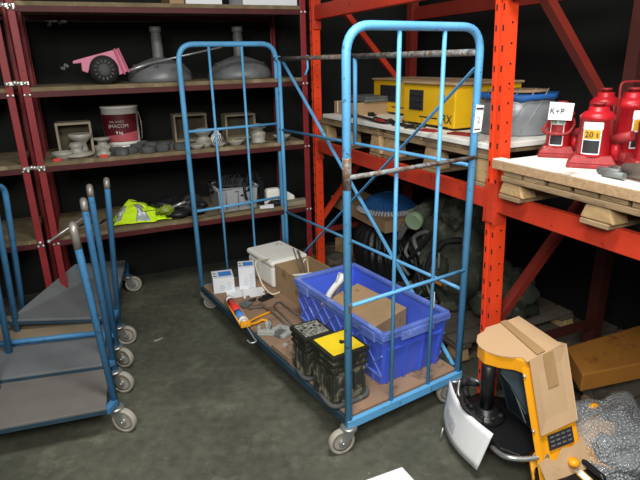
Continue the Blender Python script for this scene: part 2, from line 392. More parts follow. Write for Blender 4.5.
e.build('edge_ribs', 'pinkd', t)
wc = A2(103.7, 69); mb = MB(); rr = .085
prof = [(.03, -.035), (rr*.72, -.035), (rr*.78, -.045), (rr*.97, -.04), (rr, -.02), (rr, .02), (rr*.97, .04), (.03, .035)]
mb.lathe(prof, (wc.x, -.03, rr), 32, X=RX(PI/2)); wh = mb.build('wheel', 'blackmatte', t)
mb = MB()
mb.lathe([(rr*.45, 0), (rr*.42, .012), (0, .014)], (wc.x, -.066, rr), 24, X=RX(PI/2))
for k in range(14):
    a = k*PI/7; mb.bar((wc.x+math.cos(a)*rr*.5, -.069, rr+math.sin(a)*rr*.5), (wc.x+math.cos(a)*rr*.7, -.069, rr+math.sin(a)*rr*.7), .008, .006, up=(0, 1, 0))
mb.build('wheel_hub', 'tind', wh)
MB().tube([A2(128, 71), A2(150, 63.2)], .009).tube([A2(150, 63.2), A2(222, 47)], .006).build('handle', 'alu', t)
for i, (px, w0, dx) in enumerate([(161, .215, 0), (240.5, .228, 0)]):
    q = loc('A', px, 81, y=.33)
    mb = MB().lathe([(w0-.004, 0), (w0, .004), (w0, .03), (w0*.93, .065), (w0*.75, .105), (w0*.45, .132), (.06, .145), (.045, .15)], seg=40)
    nk = MB().lathe([(.04, .145), (.036, .16), (.034, .29), (.03, .295), (.03, .31), (.038, .312), (.038, .345), (0, .347)], seg=20)
    t = thing('lamp_hood', ['grey enamel industrial lamp hood behind the silver bar, left one', 'grey enamel industrial lamp hood seen through the cart frame, right one'][i], 'lamp hood', 'A', (q.x, .33, z2), group='grey lamp hoods on the second board')
    mb.build('shade', 'hood', t); nk.build('neck', 'tin', t)
    for k in range(6):
        a = k*PI/3+.3; MB().box(-.01, .01, -.012, .012, 0, .02, X=TR(math.cos(a)*w0*.8, math.sin(a)*w0*.8, .09) @ RZ(a)).build('clip', 'tind', t)
# --- third board
z3 = LV[2]
def open_box(px0, px1, py0, y, txt, rot=0):
    a = loc('A', px0, 145, y=y); b = loc('A', px1, 145, y=y); h = loc('A', (px0+px1)/2, py0, y=y).z-z3; W = b.x-a.x; D = .12; k = .014
    t = thing('wooden_box', txt, 'box', 'A', (a.x, y, z3), rot, group='open wooden boxes stood on edge')
    MB().box(0, k, 0, D, 0, h).box(W-k, W, 0, D, 0, h).box(k, W-k, 0, D, h-k, h).box(k, W-k, 0, D, 0, k).build('frame', 'boxwood', t, bevel=.001)
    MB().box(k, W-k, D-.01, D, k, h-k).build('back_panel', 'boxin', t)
    return t
open_box(58, 94, 122.5, .2, 'small wooden box standing open behind the pale dishes at left', 0)
open_box(176, 209, 114, .42, 'small wooden box standing open half hidden behind the blue frame post')
open_box(227, 257, 114, .34, 'small wooden box standing open in the right part of the shelf')
def lath(px, py, y, prof, m, txt, cat, name='dish', group=None, z=z3, seg=24, dz=0, parts=None):
    q = loc('A', px, py, y=y); mb = MB().lathe(prof, seg=seg)
    return solo(mb, name, m, txt, cat, 'A', (q.x, y, z+dz), group=group)
dishp = lambda r, h: [(r*.6, 0), (r*.65, h*.25), (r, h*.75), (r, h), (r*.93, h), (r*.6, h*.4), (0, h*.35)]
lath(63, 156, .07, dishp(.062, .045), 'pewter', 'pale grey shallow dish at the far left of the third board', 'dish')
q = loc('A', 77, 152, y=.12)
solo(MB().lathe([(.07, 0), (.1, .012), (.098, .022), (.05, .03), (.035, .04), (.035, .06), (.045, .07), (.03, .09), (0, .092)], seg=28), 'pulley', 'pewter', 'pale cast disc with a raised hub lying among the dishes', 'pulley', 'A', (q.x, .12, z3))
q = loc('A', 82, 147, y=.24)
solo(MB().lathe([(.04, 0), (.035, .03), (.03, .06), (.05, .08), (.07, .1), (.072, .12), (.065, .122), (0, .1)], seg=24), 'pedestal_bowl', 'pewter', 'pale pedestal bowl standing in the left wooden box', 'bowl', 'A', (q.x, .19, z3+.014))
for i, (px, py, y) in enumerate([(57, 158, -.004), (104, 158, .0)]):
    q = loc('A', px, py, y=y)
    solo(MB().box(-.022, .022, -.012, 0, 0, .02), 'red_tag', 'redsticker', ['red tag on the shelf edge under the leftmost dish', 'red tag on the shelf edge under the grey cone'][i], 'tag', 'A', (q.x, -.004, z3), bevel=.002)
lath(104, 155, .05, [(.042, 0), (.045, .02), (.03, .035), (.012, .06), (0, .062)], 'pewter', 'small grey cone on a base beside the bucket', 'cone', 'metal_cone')
lath(102, 140, .2, [(.05, 0), (.05, .05), (.03, .055), (.03, .08), (.052, .085), (.052, .1), (0, .1)], 'pewter', 'pale stacked metal spool left of the bucket', 'spool', 'metal_spool')
# bucket
q = loc('A', 123.5, 143, y=.4); t = thing('paint_bucket', 'white plastic bucket with a wine red label and white lettering', 'bucket', 'A', (q.x, .38, z3+.026), facecam('A', q.x, .38)-.0); t.scale = (.87, .87, .93)
MB().lathe([(.12, 0), (.128, .004), (.13, .02), (.137, .262), (.14, .262), (.14, .275), (0, .275)], seg=48).build('body', 'dwhite', t)
def arcpatch(r0, r1, z0, z1, a0, a1, n=24, zt=None):
    mb = MB(); vs = []; fs = []
    for i in range(n+1):
        a = a0+(a1-a0)*i/n
        zt1 = z1 if zt is None else z1+zt(i/n)
        vs += [(r0*math.cos(a), r0*math.sin(a), z0), (r1*math.cos(a), r1*math.sin(a), zt1)]
    for i in range(n): fs.append((2*i, 2*i+2, 2*i+3, 2*i+1))
    return mb.add(vs, fs, 0, True)
lb = arcpatch(.1335, .1405, .028, .222, -PI/2-1.25, -PI/2+1.0).build('label_wrap', 'wine', t)
arcpatch(.1345, .136, .03, .07, -PI/2-1.0, -PI/2+.99, zt=lambda u: .03*u).build('label_band', 'wine2', lb)
text('TAL SANDY', .02, 'pewter', lb, TR(-.03, -.146, .172) @ STAND)
text('IMACOM', .036, 'pewter', lb, TR(-.02, -.146, .142) @ STAND)
text('9 kg', .03, 'dwhite', lb, TR(-.02, -.143, .095) @ STAND)
h = MB().tube(spline([(.138, 0, .23), (.15, -.05, .15), (.146, -.03, .05), (.14, .02, .02)], 6), .003, 6).build('wire_handle', 'zinc', t)
MB().lathe([(.1, 0), (.118, .006), (.118, .03), (.1, .03)], seg=24).build('foot_ring', 'dwhite', t).location = (0, 0, -.03)
# dark pucks
ring = lambda r, h: [(r, 0), (r*1.04, h*.15), (r*1.04, h*.8), (r*.95, h), (r*.8, h), (r*.75, h*.85), (0, h*.8)]
pk = [(122, 158, .03), (117, 152, .12), (131, 153, .10), (137, 147, .22), (149, 155, .04), (151, 148, .17), (163, 154, .06), (165, 145, .24), (175, 150, .10), (181, 152, .05), (156, 151, .11), (142, 143, .32)]
p0 = None
for i, (px, py, y) in enumerate(pk):
    q = loc('A', px, py, y=y); r = .044
    if p0 is None:
        p0 = solo(MB().lathe(ring(.044, .042), seg=12), 'metal_puck', 'tind', 'dusty dark grey round casting lying in the cluster below the bucket', 'casting', 'A', (q.x, y, z3), group='dark grey castings in front of the bucket')
    else:
        o = p0.copy(); C.objects.link(o); place(o, 'A', (q.x, y, z3), i*.7); s = .9+.2*random.random(); o.scale = (s, s, .8+.4*random.random())
lath(204, 146, .1, [(.05, 0), (.06, .02), (.055, .05), (.035, .065), (.035, .075), (.06, .095), (.062, .115), (.03, .125), (0, .125)], 'pewter', 'stacked pale metal pot behind the left part of the cart frame', 'pot', 'metal_pot')
lath(197, 152, .03, dishp(.055, .03), 'pewter', 'flat pale dish on the shelf edge left of the striped jug', 'dish')
q = loc('A', 217.5, 146, y=.1); t = thing('striped_jug', 'small round jug with black and white stripes', 'jug', 'A', (q.x, .1, z3))
MB().lathe([(.03, 0), (.043, .03), (.045, .05), (.035, .075), (.018, .09), (.018, .11), (.028, .115), (0, .115)], seg=24).build('body', 'dwhite', t)
mb = MB()
for k in range(5): mb.tube([(.0455*math.cos(a)*(1-abs(zz)*.12), .0455*math.sin(a)*(1-abs(zz)*.12), .047+zz*.03) for a, zz in [(-PI/2-1.0+k*.35+j*.14, -1+j*.4) for j in range(6)]], .003, 5)
mb.build('stripes', 'ink', t)
lath(219, 150, .03, dishp(.05, .028), 'pewter', 'flat pale dish on the shelf edge below the striped jug', 'dish')
lath(236, 148, .05, dishp(.062, .04), 'pewter', 'wide pale dish in front of the right wooden box', 'dish')
q = loc('A', 233, 142, y=.06); solo(MB().blob((0, 0, .014), (.015, .012, .014), .2), 'yellow_lump', 'greentool', 'tiny yellow green lump lying in the wide pale dish', 'lump', 'A', (q.x, .05, z3+.02))
lath(258.5, 144, .08, [(.05, 0), (.06, .01), (.045, .02), (.055, .05), (.055, .07), (.035, .085), (.035, .095), (.06, .105), (.06, .12), (.03, .13), (0, .135)], 'pewter', 'stacked pale metal canister right of the wooden box', 'canister', 'metal_canister')
lath(282, 143, .07, [(.035, 0), (.04, .02), (.06, .03), (.066, .045), (.03, .05), (0, .05)], 'pewter', 'small pale saucer on a foot at the right end of the third board', 'saucer', 'saucer')
# --- fourth board
z4 = LV[3]
q = loc('A', 140, 219, y=.14)
def vest(u, v):
    x = -.17+.37*u; y = -.1+.24*v
    e = min(u, 1-u, v, 1-v)*5; e = min(1, e)
    wv = .055*noise.noise(Vector((x*9, y*9, 1.3)))+.03*noise.noise(Vector((x*22, y*20, 4)))
    zz = .012+e*(.055*(1-u*.7)+abs(wv)+.05*math.exp(-((u-.3)**2+(v-.55)**2)*14))
    x += .04*noise.noise(Vector((u*4, v*4, 7))); y += .05*noise.noise(Vector((u*4, v*4, 2)))
    return Vector((x+.03*v, y, zz))
t = thing('safety_vest', 'crumpled fluorescent yellow safety vest lying on the lowest board', 'vest', 'A', (q.x, .13, z4), -.08)
MB().grid(vest, 34, 22).build('fabric', 'hivis', t, solid=.004)
def strip(u0, v0, u1, v1, w):
    def fn(a, b):
        u = u0+(u1-u0)*a+(b-.5)*w; v = v0+(v1-v0)*a; return vest(min(max(u, 0), 1), min(max(v, 0), 1))+Vector((0, -.002, .004))
    return fn
MB().grid(strip(.42, .5, .5, .02, .2), 12, 5).grid(strip(.2, .45, .12, .05, .1), 12, 5).build('reflective_strips', 'reflect', t, solid=.002)
mb = MB()
for a in ([(.25, .55), (.35, .62), (.45, .6)], [(.55, .3), (.7, .35), (.85, .2)], [(.35, .25), (.42, .4), (.5, .35)]): mb.tube([vest(u, v)+Vector((0, 0, .005)) for u, v in a], .003, 5)
mb.build('dark_piping', 'ink', t)
q = loc('A', 177, 213, y=.15)
t = thing('tool_bag', 'dark crumpled tool bag beside the yellow vest', 'bag', 'A', (q.x, .15, z4))
MB().blob((0, 0, .05), (.17, .12, .075), .3, 2.5, 3, flat=-.05, nu=28, nv=16).blob((.12, -.02, .05), (.08, .1, .06), .3, 2.5, 5, flat=-.05).build('bag_body', 'bag', t)
q = loc('A', 166, 210, y=.03); solo(MB().blob((0, 0, .045), (.05, .03, .03), .3, 2, 8).tube([(-.05, 0, .06), (-.06, .01, .02)], .012), 'green_tool', 'greentool', 'green power tool body lying on the dark bag', 'tool', 'A', (q.x, .03, z4+.03))
q = loc('A', 178, 211, y=.02); solo(MB().tube([(-.04, 0, 0), (.055, -.01, .03)], .009, 8), 'silver_torch', 'alu', 'small silver pen torch lying across the dark bag', 'torch', 'A', (q.x, .02, z4+.09))
# black hose reel (round black thing by the post)
q = loc('A', 186, 215, y=.1); solo(MB().lathe([(.03, -.03), (.07, -.03), (.078, -.02), (.078, .02), (.07, .03), (.03, .03)], (0, 0, .078), 24, X=RX(PI/2)), 'black_roll', 'blackmatte', 'black round roll standing on the board beside the tool bag', 'roll', 'A', (q.x+.05, .1, z4))
# grey bin with clutter
a = loc('A', 219, 214, y=.06); b = loc('A', 258, 210, y=.06); W = b.x-a.x; hh = .165
t = thing('storage_bin', 'pale grey plastic bin heaped with black cables on the lowest board', 'bin', 'A', ((a.x+b.x)/2, .06, z4))
def tub(mb, w0, d0, w1, d1, h, k=.004, mi=0, y0=0):
    o = [(-w0/2, y0, 0), (w0/2, y0, 0), (w0/2, y0+d0, 0), (-w0/2, y0+d0, 0)]; dy = (d1-d0)/2
    u = [(-w1/2, y0-dy, h), (w1/2, y0-dy, h), (w1/2, y0+d0+dy, h), (-w1/2, y0+d0+dy, h)]
    for i in range(4):
        j = (i+1) % 4; mb.sheet([o[i], o[j], u[j], u[i]], -k, mi)
    mb.sheet(o, k, mi); return mb
mb = tub(MB(), W*.92, .26, W, .3, hh)
mb.build('tub', 'bin', t)
MB().tube([(-W/2, -.02, hh), (W/2, -.02, hh), (W/2, .28, hh), (-W/2, .28, hh)], .011, 8, closed=True).build('rim', 'bin', t)
mb = MB()
for k in range(3): mb.box(-W*.3+k*W*.3-.002, -W*.3+k*W*.3+.002, -.022+.001*k, -.004, .02, hh-.02)
mb.build('ribs', 'tin', t)
random.seed(4); mb = MB(); mb.blob((0, .13, hh-.01), (W*.45, .12, .06), .4, 3, 2, nu=28, nv=16)
for k in range(8):
    x = random.uniform(-.13, .13); mb.tube(spline([(x, .03, hh), (x+.03, .06, hh+.07), (x+.08, .12, hh+.06), (x+.06, .03, hh-.005)], 6), .006, 6)
mb.tube(spline([(.05, .0, hh+.03), (.045, -.03, hh), (.05, -.035, .1), (.06, -.03, .08)], 6), .01, 6)
solo(mb, 'cable_tangle', 'blackmatte', 'tangle of black cables heaped in the grey bin', 'cables', 'A', ((a.x+b.x)/2, .06, z4))
a = loc('A', 261, 213, y=.05)
solo(MB().box(-.018, .018, -.015, .015, 0, .2).box(-.014, .014, -.02, -.015, .02, .06).lathe([(.008, 0), (.008, .02)], (0, 0, .2), 8), 'black_canister', 'black', 'narrow black upright canister right of the grey bin', 'canister', 'A', (a.x+.01, .05, z4), bevel=.004)
a = loc('A', 279, 206, y=.1)
t = thing('power_drill', 'white and blue tool housing at the right end of the lowest board', 'tool', 'A', (a.x, .1, z4))
MB().prism([(-.1, 0), (.12, 0), (.12, .05), (.07, .085), (.02, .075), (0, .12), (-.09, .12), (-.1, .1)], -.03, .03, X=TR(0, 0, 0) @ STAND).build('housing', 'dwhite', t, bevel=.01)
MB().box(.0, .045, -.034, .03, .05, .12).build('grip', 'printblue', t, bevel=.006)
a = loc('A', 268, 209, y=.0); solo(MB().sheet([(-.06, -.03, 0), (.04, -.05, 0), (.06, .04, .03), (-.04, .05, .03)], .003), 'leaflet', 'paper', 'white leaflet propped in front of the white and blue tool', 'leaflet', 'A', (a.x, .03, z4+.003))
a = loc('A', 273, 208, y=.02); solo(MB().blob((0, 0, .02), (.06, .03, .022), .25, 3, 1, flat=-.02), 'black_pouch', 'blackmatte', 'small black pouch under the white leaflet on the lowest board', 'pouch', 'A', (a.x+.03, .04, z4))
a = loc('A', 296, 206, y=.05); solo(MB().box(-.12, .09, -.04, .04, 0, .03), 'wood_offcut', 'boxwood', 'short grey wooden offcut lying at the right end of the lowest board', 'wood', 'A', (a.x-.01, .02, z4), rot=.12, bevel=.003)
# silver rod leaning across the bays, chain coil
a = loc('A', 49, 241.5, y=-.1); b = loc('A', 83, 218, y=-.02)
mb = MB().tube([a, b], .007).blob(a, (.012, .012, .012), 0)
solo(mb, 'silver_rod', 'alu', 'thin silver rod with a bright tip leaning past the dark red uprights', 'rod', 'A')
a2 = loc('A', 44.5, 242.5, y=-.04); solo(MB().lathe([(0, 0), (.012, 0), (.012, .012), (0, .014)], (0, 0, 0), 10, X=RX(PI/2)), 'wall_knob', 'zinc', 'bright round knob on the upright beside the silver rod tip', 'knob', 'A', (-.085, -.03, a2.z))
a = loc('A', 98, 219, y=.1); mb = MB()
mb.tube(spline([(-.12, .0, .006), (-.06, .05, .012), (0, 0, .006), (.05, .04, .02), (.12, .0, .008), (.16, -.08, .006), (.1, -.1, .006)], 8), .006, 6)
solo(mb, 'coiled_cord', 'blackmatte', 'dark coiled cord lying left of the yellow vest', 'cord', 'A', (a.x, .16, z4))

# ================================================================== RIGHT ORANGE PALLET RACK (frame B)
RD = .82; BT = 1.797
rack = thing('pallet_rack', 'large orange red steel pallet rack with punched uprights and beams on the right', 'rack', 'B', (0, 0, 0))
def upright(x, y, flip, m, top=2.6, shear=0, k=1):
    mb = MB(); a = .062*k
    prof = [(0, 0), (.02*k, 0), (.022*k, .014), (.036*k, .014), (.038*k, 0), (a, 0), (a, .058), (0, .058)]
    if flip: prof = [(u, .058-v) for u, v in prof][::-1]
    mb.prism([(u+x, v+y) for u, v in prof], 0, top)
    z = .08
    while z < top-.05:
        for u in (.010*k, .049*k): mb.box(x+u-.0035, x+u+.0035, y-.0012 if not flip else y+.057, y+.001 if not flip else y+.0592, z, z+.022, 1)
        mb.lathe([(0, 0), (.0045, 0), (.0045, .0015), (0, .0015)], (x+a, y+.032, z+.03), 8, 1, X=RY(PI/2))
        z += .075
    if shear:
        for i, v in enumerate(mb.v): v.x += shear*(v.z-1.2)
    o = mb.build('upright', [m, 'hole'], rack); return o
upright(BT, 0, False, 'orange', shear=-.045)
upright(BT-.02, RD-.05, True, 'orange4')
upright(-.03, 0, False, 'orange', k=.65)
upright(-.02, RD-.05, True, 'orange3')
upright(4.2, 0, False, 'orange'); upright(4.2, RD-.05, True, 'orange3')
def brace(pts, x, m='orange3', w=.03):
    for a, b in zip(pts[:-1], pts[1:]):
        MB().bar((x, a[0], a[1]), (x, b[0], b[1]), .035, w, up=(1, 0, 0)).bar((x-.012, a[0], a[1]), (x-.012, b[0], b[1]), .02, w*.6, up=(1, 0, 0)).build('brace', m, rack)
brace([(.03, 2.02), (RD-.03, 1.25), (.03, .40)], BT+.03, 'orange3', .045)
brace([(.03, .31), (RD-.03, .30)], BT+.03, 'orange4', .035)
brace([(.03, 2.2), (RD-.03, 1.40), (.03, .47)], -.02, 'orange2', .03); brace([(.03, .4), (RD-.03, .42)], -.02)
def beam(x0, x1, y, z0, z1, m):
    s = -1 if y < .4 else 1; h = z1-z0
    prof = [(0, z0), (.045, z0), (.045, z1-.02), (.03, z1-.02), (.03, z1), (0, z1)]
    mb = MB(); Y = [(y+(.0 if s < 0 else 0)+ (u if s < 0 else -u), v) for u, v in prof]; n = len(Y)
    vs = [(x0, a, b) for a, b in Y]+[(x1, a, b) for a, b in Y]
    mb.add(vs, [tuple(range(n)), tuple(range(n, 2*n))]+[(i, (i+1) % n, n+(i+1) % n, n+i) for i in range(n)])
    o = mb.build('beam', m, rack, bevel=.002)
    for x, sg in ((x0, 1), (x1, -1)):
        e = MB().box(min(x, x+sg*.012), max(x, x+sg*.012), y-.008 if s < 0 else y-.05, y+.05 if s < 0 else y+.008, z0-.06, z1+.05)
        e.box(min(x-sg*.045, x), max(x-sg*.045, x), y-.009 if s < 0 else y+.004, y-.003 if s < 0 else y+.009, z0-.05, z1+.04)
        e.build('beam_connector', m, o, bevel=.002)
for (x0, x1) in ((.012, BT-.002), (BT+.062, 4.2)):
    for zz in ((1.018, 1.098), (1.897, 1.985)):
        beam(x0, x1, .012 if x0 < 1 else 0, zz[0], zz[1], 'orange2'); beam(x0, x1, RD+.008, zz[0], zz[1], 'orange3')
# pallets on the beams
def pallet(x0, x1, y0, y1, z, h, txt, m='pallet', face=('block',), g='wooden pallets on the rack beams', nt=7):
    t = thing('wooden_pallet', txt, 'pallet', 'B', (x0, y0, z), group=g); W = x1-x0; D = y1-y0
    d = MB(); random.seed(int(x0*100)+5)
    for i in range(nt):
        w = W/nt; d.box(i*w+.004+.01*random.random(), (i+1)*w-.008, 0+.01*random.random(), D-.01*random.random(), h-.02, h-.001)
    d.build('deck', m, t, bevel=.002)
    s = MB()
    for y in (0, D/2-.05, D-.1): s.box(0, W, y, y+.1, h-.042, h-.021)
    s.build('stringer_boards', m, t, bevel=.002)
    for x in (0, W/2-.05, W-.1):
        for y in (0, D/2-.04, D-.08):
            hh_ = h-.043; MB().hexa([(x-.01, y+.003, .018), (x+.12, y+.003, .018), (x+.12, y+.08, .018), (x-.01, y+.08, .018), (x+.006, y+.006, hh_), (x+.095, y+.006, hh_), (x+.095, y+.08, hh_), (x+.006, y+.08, hh_)]).build('block', 'block', t, bevel=.006)
        MB().box(x-.005, x+.105, 0, D, 0, .017).build('base_board', m, t, bevel=.002)
    return t
zb = 1.099
pallet(.05, .86, .022, .80, zb, .165, 'weathered pallet on the left rack beams under the far end of the white board')
pallet(.92, 1.785, .022, .80, zb, .165, 'weathered pallet under the white board nearest the orange post')
pallet(1.925, 2.80, -.045, .76, zb, .112, 'pale pallet under the chipboard shelf carrying the red jacks', nt=8)
pallet(2.86, 3.9, .005, .80, zb, .112, 'pallet at the right end of the rack beyond the red jacks')
solo(MB().box(.12, 1.79, .014, .62, 0, .024), 'white_board', 'whiteboard', 'long off white laminate board laid on the pallets under the yellow machines', 'board', 'B', (0, 0, zb+.166), bevel=.003)
rb = thing('shelf_board', 'thick white topped chipboard shelf under the red jacks', 'board', 'B', (1.915, .0, zb+.113))
def lshape(z0, z1, e): return MB().prism([(-.04+e, -.05+e), (1.95, -.05+e), (1.95, .78), (.002, .78), (.002, -.003), (-.04+e, -.003)], z0, z1)
lshape(0, .035, 0).build('chipboard_core', 'laminedge', rb, bevel=.002)
lshape(.0355, .039, .001).build('white_top', 'whiteboard', rb)
ZL = zb+.19; ZR = zb+.152
# --- yellow machines
def machine(x, y, W, D, H, txt, rx, rot=0):
    t = thing('yellow_charger', txt, 'charger', 'B', (x, y, ZL), rot, group='yellow chargers on the white board')
    MB().box(0, W, 0, D, .012, H).build('housing', 'yellow', t, bevel=.006)
    MB().box(-.006, W+.012, -.012, D+.006, H, H+.012).build('lid', 'laminedge', t, bevel=.003)
    MB().box(.02, .06, .02, D-.02, 0, .012).box(W-.06, W-.02, .02, D-.02, 0, .012).build('feet', 'black', t)
    p = MB().box(W*.14, W*.42, -.004, 0, H*.38, H*.86).build('control_panel', 'ink', t)
    mb = MB()
    for i in range(4):
        for j in range(3): mb.lathe([(0, 0), (.007, 0), (.006, .006), (0, .006)], (W*(.18+.065*i), -.004, H*(.46+.14*j)), 8, X=RX(PI/2))
    mb.build('dials', 'black', p)
    MB().box(W*.35, W*.7, -.002, 0, H*.22, H*.25).build('logo_strip', 'ink', t)
    MB().box(W*.12, W*.9, -.0015, 0, H*.06, H*.075).build('caution_strip', 'ink', t)
    MB().box(W*.72, W*.83, -.0015, 0, H*.62, H*.8).build('rating_plate', 'lgrey', t)
    if rx: text('RX', .062, 'ink', t, TR(W*.88, -.003, H*.24) @ STAND @ Matrix.Shear('XY', 4, (.2, 0)))
    mb = MB()
    for k in range(9): mb.box(W, W+.002, D*.25, D*.75, H*(.3+.05*k), H*(.3+.05*k)+.005)
    mb.build('side_louvres', 'yellowlid', t)
    return t
f = loc('B', 403, 122, z=ZL); g = loc('B', 453.5, 130.4, z=ZL); k = loc('B', 374, 113, z=ZL)
yb = .15
xL = loc('B', 403, 120, y=yb).x; xR = loc('B', 453.5, 128, y=yb).x; hT = loc('B', 430, 84.5, y=yb).z-ZL
machine(xL, yb, xR-xL, .42, hT, 'bigger yellow charger with a dark control panel and RX on its front', True)
xL2 = loc('B', 373.5, 112, y=.36).x; hT2 = loc('B', 380, 80, y=.36).z-ZL
machine(xL2, .36, xL-xL2-.02, .3, hT2, 'yellow charger standing behind and left of the one marked RX', False)
# red flat stands and cables
for i, (px, py, s) in enumerate([(433, 131, .05), (466, 132, .07), (385, 118, .05)]):
    q = loc('B', px, py, z=ZL); mb = MB().box(-s, s, -.03, .03, 0, .008).box(-s*.7, s*.6, -.02, .01, .008, .013)
    qy = min(q.y, .13); q2 = loc('B', px, py, y=qy)
    solo(mb, 'clamp_bar', 'jackb', ['dark red flat metal bar in front of the RX charger', 'dark red flat metal bar lying right of the RX charger near the blue post', 'dark red flat bar in front of the rear yellow charger'][i], 'metal bar', 'B', (q2.x, max(.045, qy-.02), ZL), rot=.25, bevel=.002)
cab = [[(345, 112), (352, 118), (362, 114), (372, 121), (382, 118), (392, 124), (398, 120)],
       [(385, 127), (390, 121), (400, 126), (405, 131), (412, 125), (405, 122), (398, 129), (390, 130)],
       [(352, 116), (365, 120), (380, 124), (396, 125), (410, 127), (425, 129)]]
for i, c in enumerate(cab):
    P = [loc('B', a, b, z=ZL) for a, b in c]; P = [Vector((v.x, min(max(v.y, .03), .15+.03*(j % 2)), ZL+.007+.004*(j % 2))) for j, v in enumerate(P)]
    solo(MB().tube(spline(P, 8), .006, 6), 'cable', 'black', ['black cable running from the carton towards the yellow chargers', 'black looped cable lying in front of the RX charger', 'thin black cable stretched along the white board front'][i], 'cable', 'B')
q = loc('B', 375, 114, y=.2); solo(MB().box(-.02, .02, -.015, .015, 0, .025).tube([(.02, 0, .012), (.05, .01, .01)], .006), 'plug', 'black', 'black plug at the cable beside the rear yellow charger', 'plug', 'B', (q.x-.05, .2, ZL), bevel=.003)
# carton and grey tray at the far end of board
x0 = loc('B', 323, 112, y=.08).x; x1 = loc('B', 371, 112, y=.3).x; hc = loc('B', 335, 101, y=.1).z-ZL
t = thing('shallow_carton', 'open shallow brown carton at the far end of the white board', 'box', 'B', (.13, .1, ZL), .0)
mb = MB(); cw, cd = .27, .36
mb.box(0, cw, 0, .006, 0, hc).box(0, cw, cd-.006, cd, 0, hc).box(0, .006, .006, cd-.006, 0, hc).box(cw-.006, cw, .006, cd-.006, 0, hc).box(0.006, cw-.006, .006, cd-.006, 0, .006).build('carton_walls', 'kraft2', t)
for k in range(3): MB().box(.05+k*.075, .058+k*.075, -.003, 0.0, .01, hc).build('white_strap', 'boxwhite', t)
solo(MB().box(0, .3, 0, .26, 0, .02).box(.01, .29, .01, .25, .02, .034), 'grey_slab', 'tin', 'flat grey slab lying on the shallow brown carton', 'slab', 'B', (.12, .18, ZL+hc+.001), bevel=.004)
# --- grey drum / roll with blue cover
dc = Vector((1.545, .37, ZL)); dr = .168
t = thing('wrapped_roll', 'wide silver grey wrapped roll with blue sheeting on top behind the orange post', 'roll', 'B', dc)
hd = .178
MB().lathe([(dr-.01, 0), (dr, .01), (dr*1.01, hd*.5), (dr, hd-.01), (dr-.01, hd)], seg=48).build('roll_body', 'wrap', t)
def cover(u, v):
    a = 2*PI*u; r = (dr+.012)*v if v < .8 else dr+.012+.006*noise.noise(Vector((math.cos(a)*3, math.sin(a)*3, 0)))
    z = hd+.006 if v < .8 else hd+.006-(v-.8)*5*(.018+.022*abs(noise.noise(Vector((math.cos(a)*2.5, math.sin(a)*2.5, 3)))))
    return Vector((r*math.cos(a), r*math.sin(a), z+.01*noise.noise(Vector((r*12*math.cos(a), r*12*math.sin(a), 1)))))
MB().grid(cover, 60, 10).build('blue_cover', 'tarp', t, solid=.002)
MB().lathe([(dr*.4, hd+.012), (dr*.8, hd+.012), (dr*.8, hd+.022), (dr*.4, hd+.022)], seg=36).build('grey_core_ring', 'laminedge', t)
mb = MB()
for k in range(5): mb.tube([(math.cos(a)*(dr+.003), math.sin(a)*(dr+.003), zz) for a, zz in [(-2.2+k*.4+j*.1, .02+.19*j/7) for j in range(8)]], .002, 4)
mb.build('wrap_creases', 'lgrey', t)
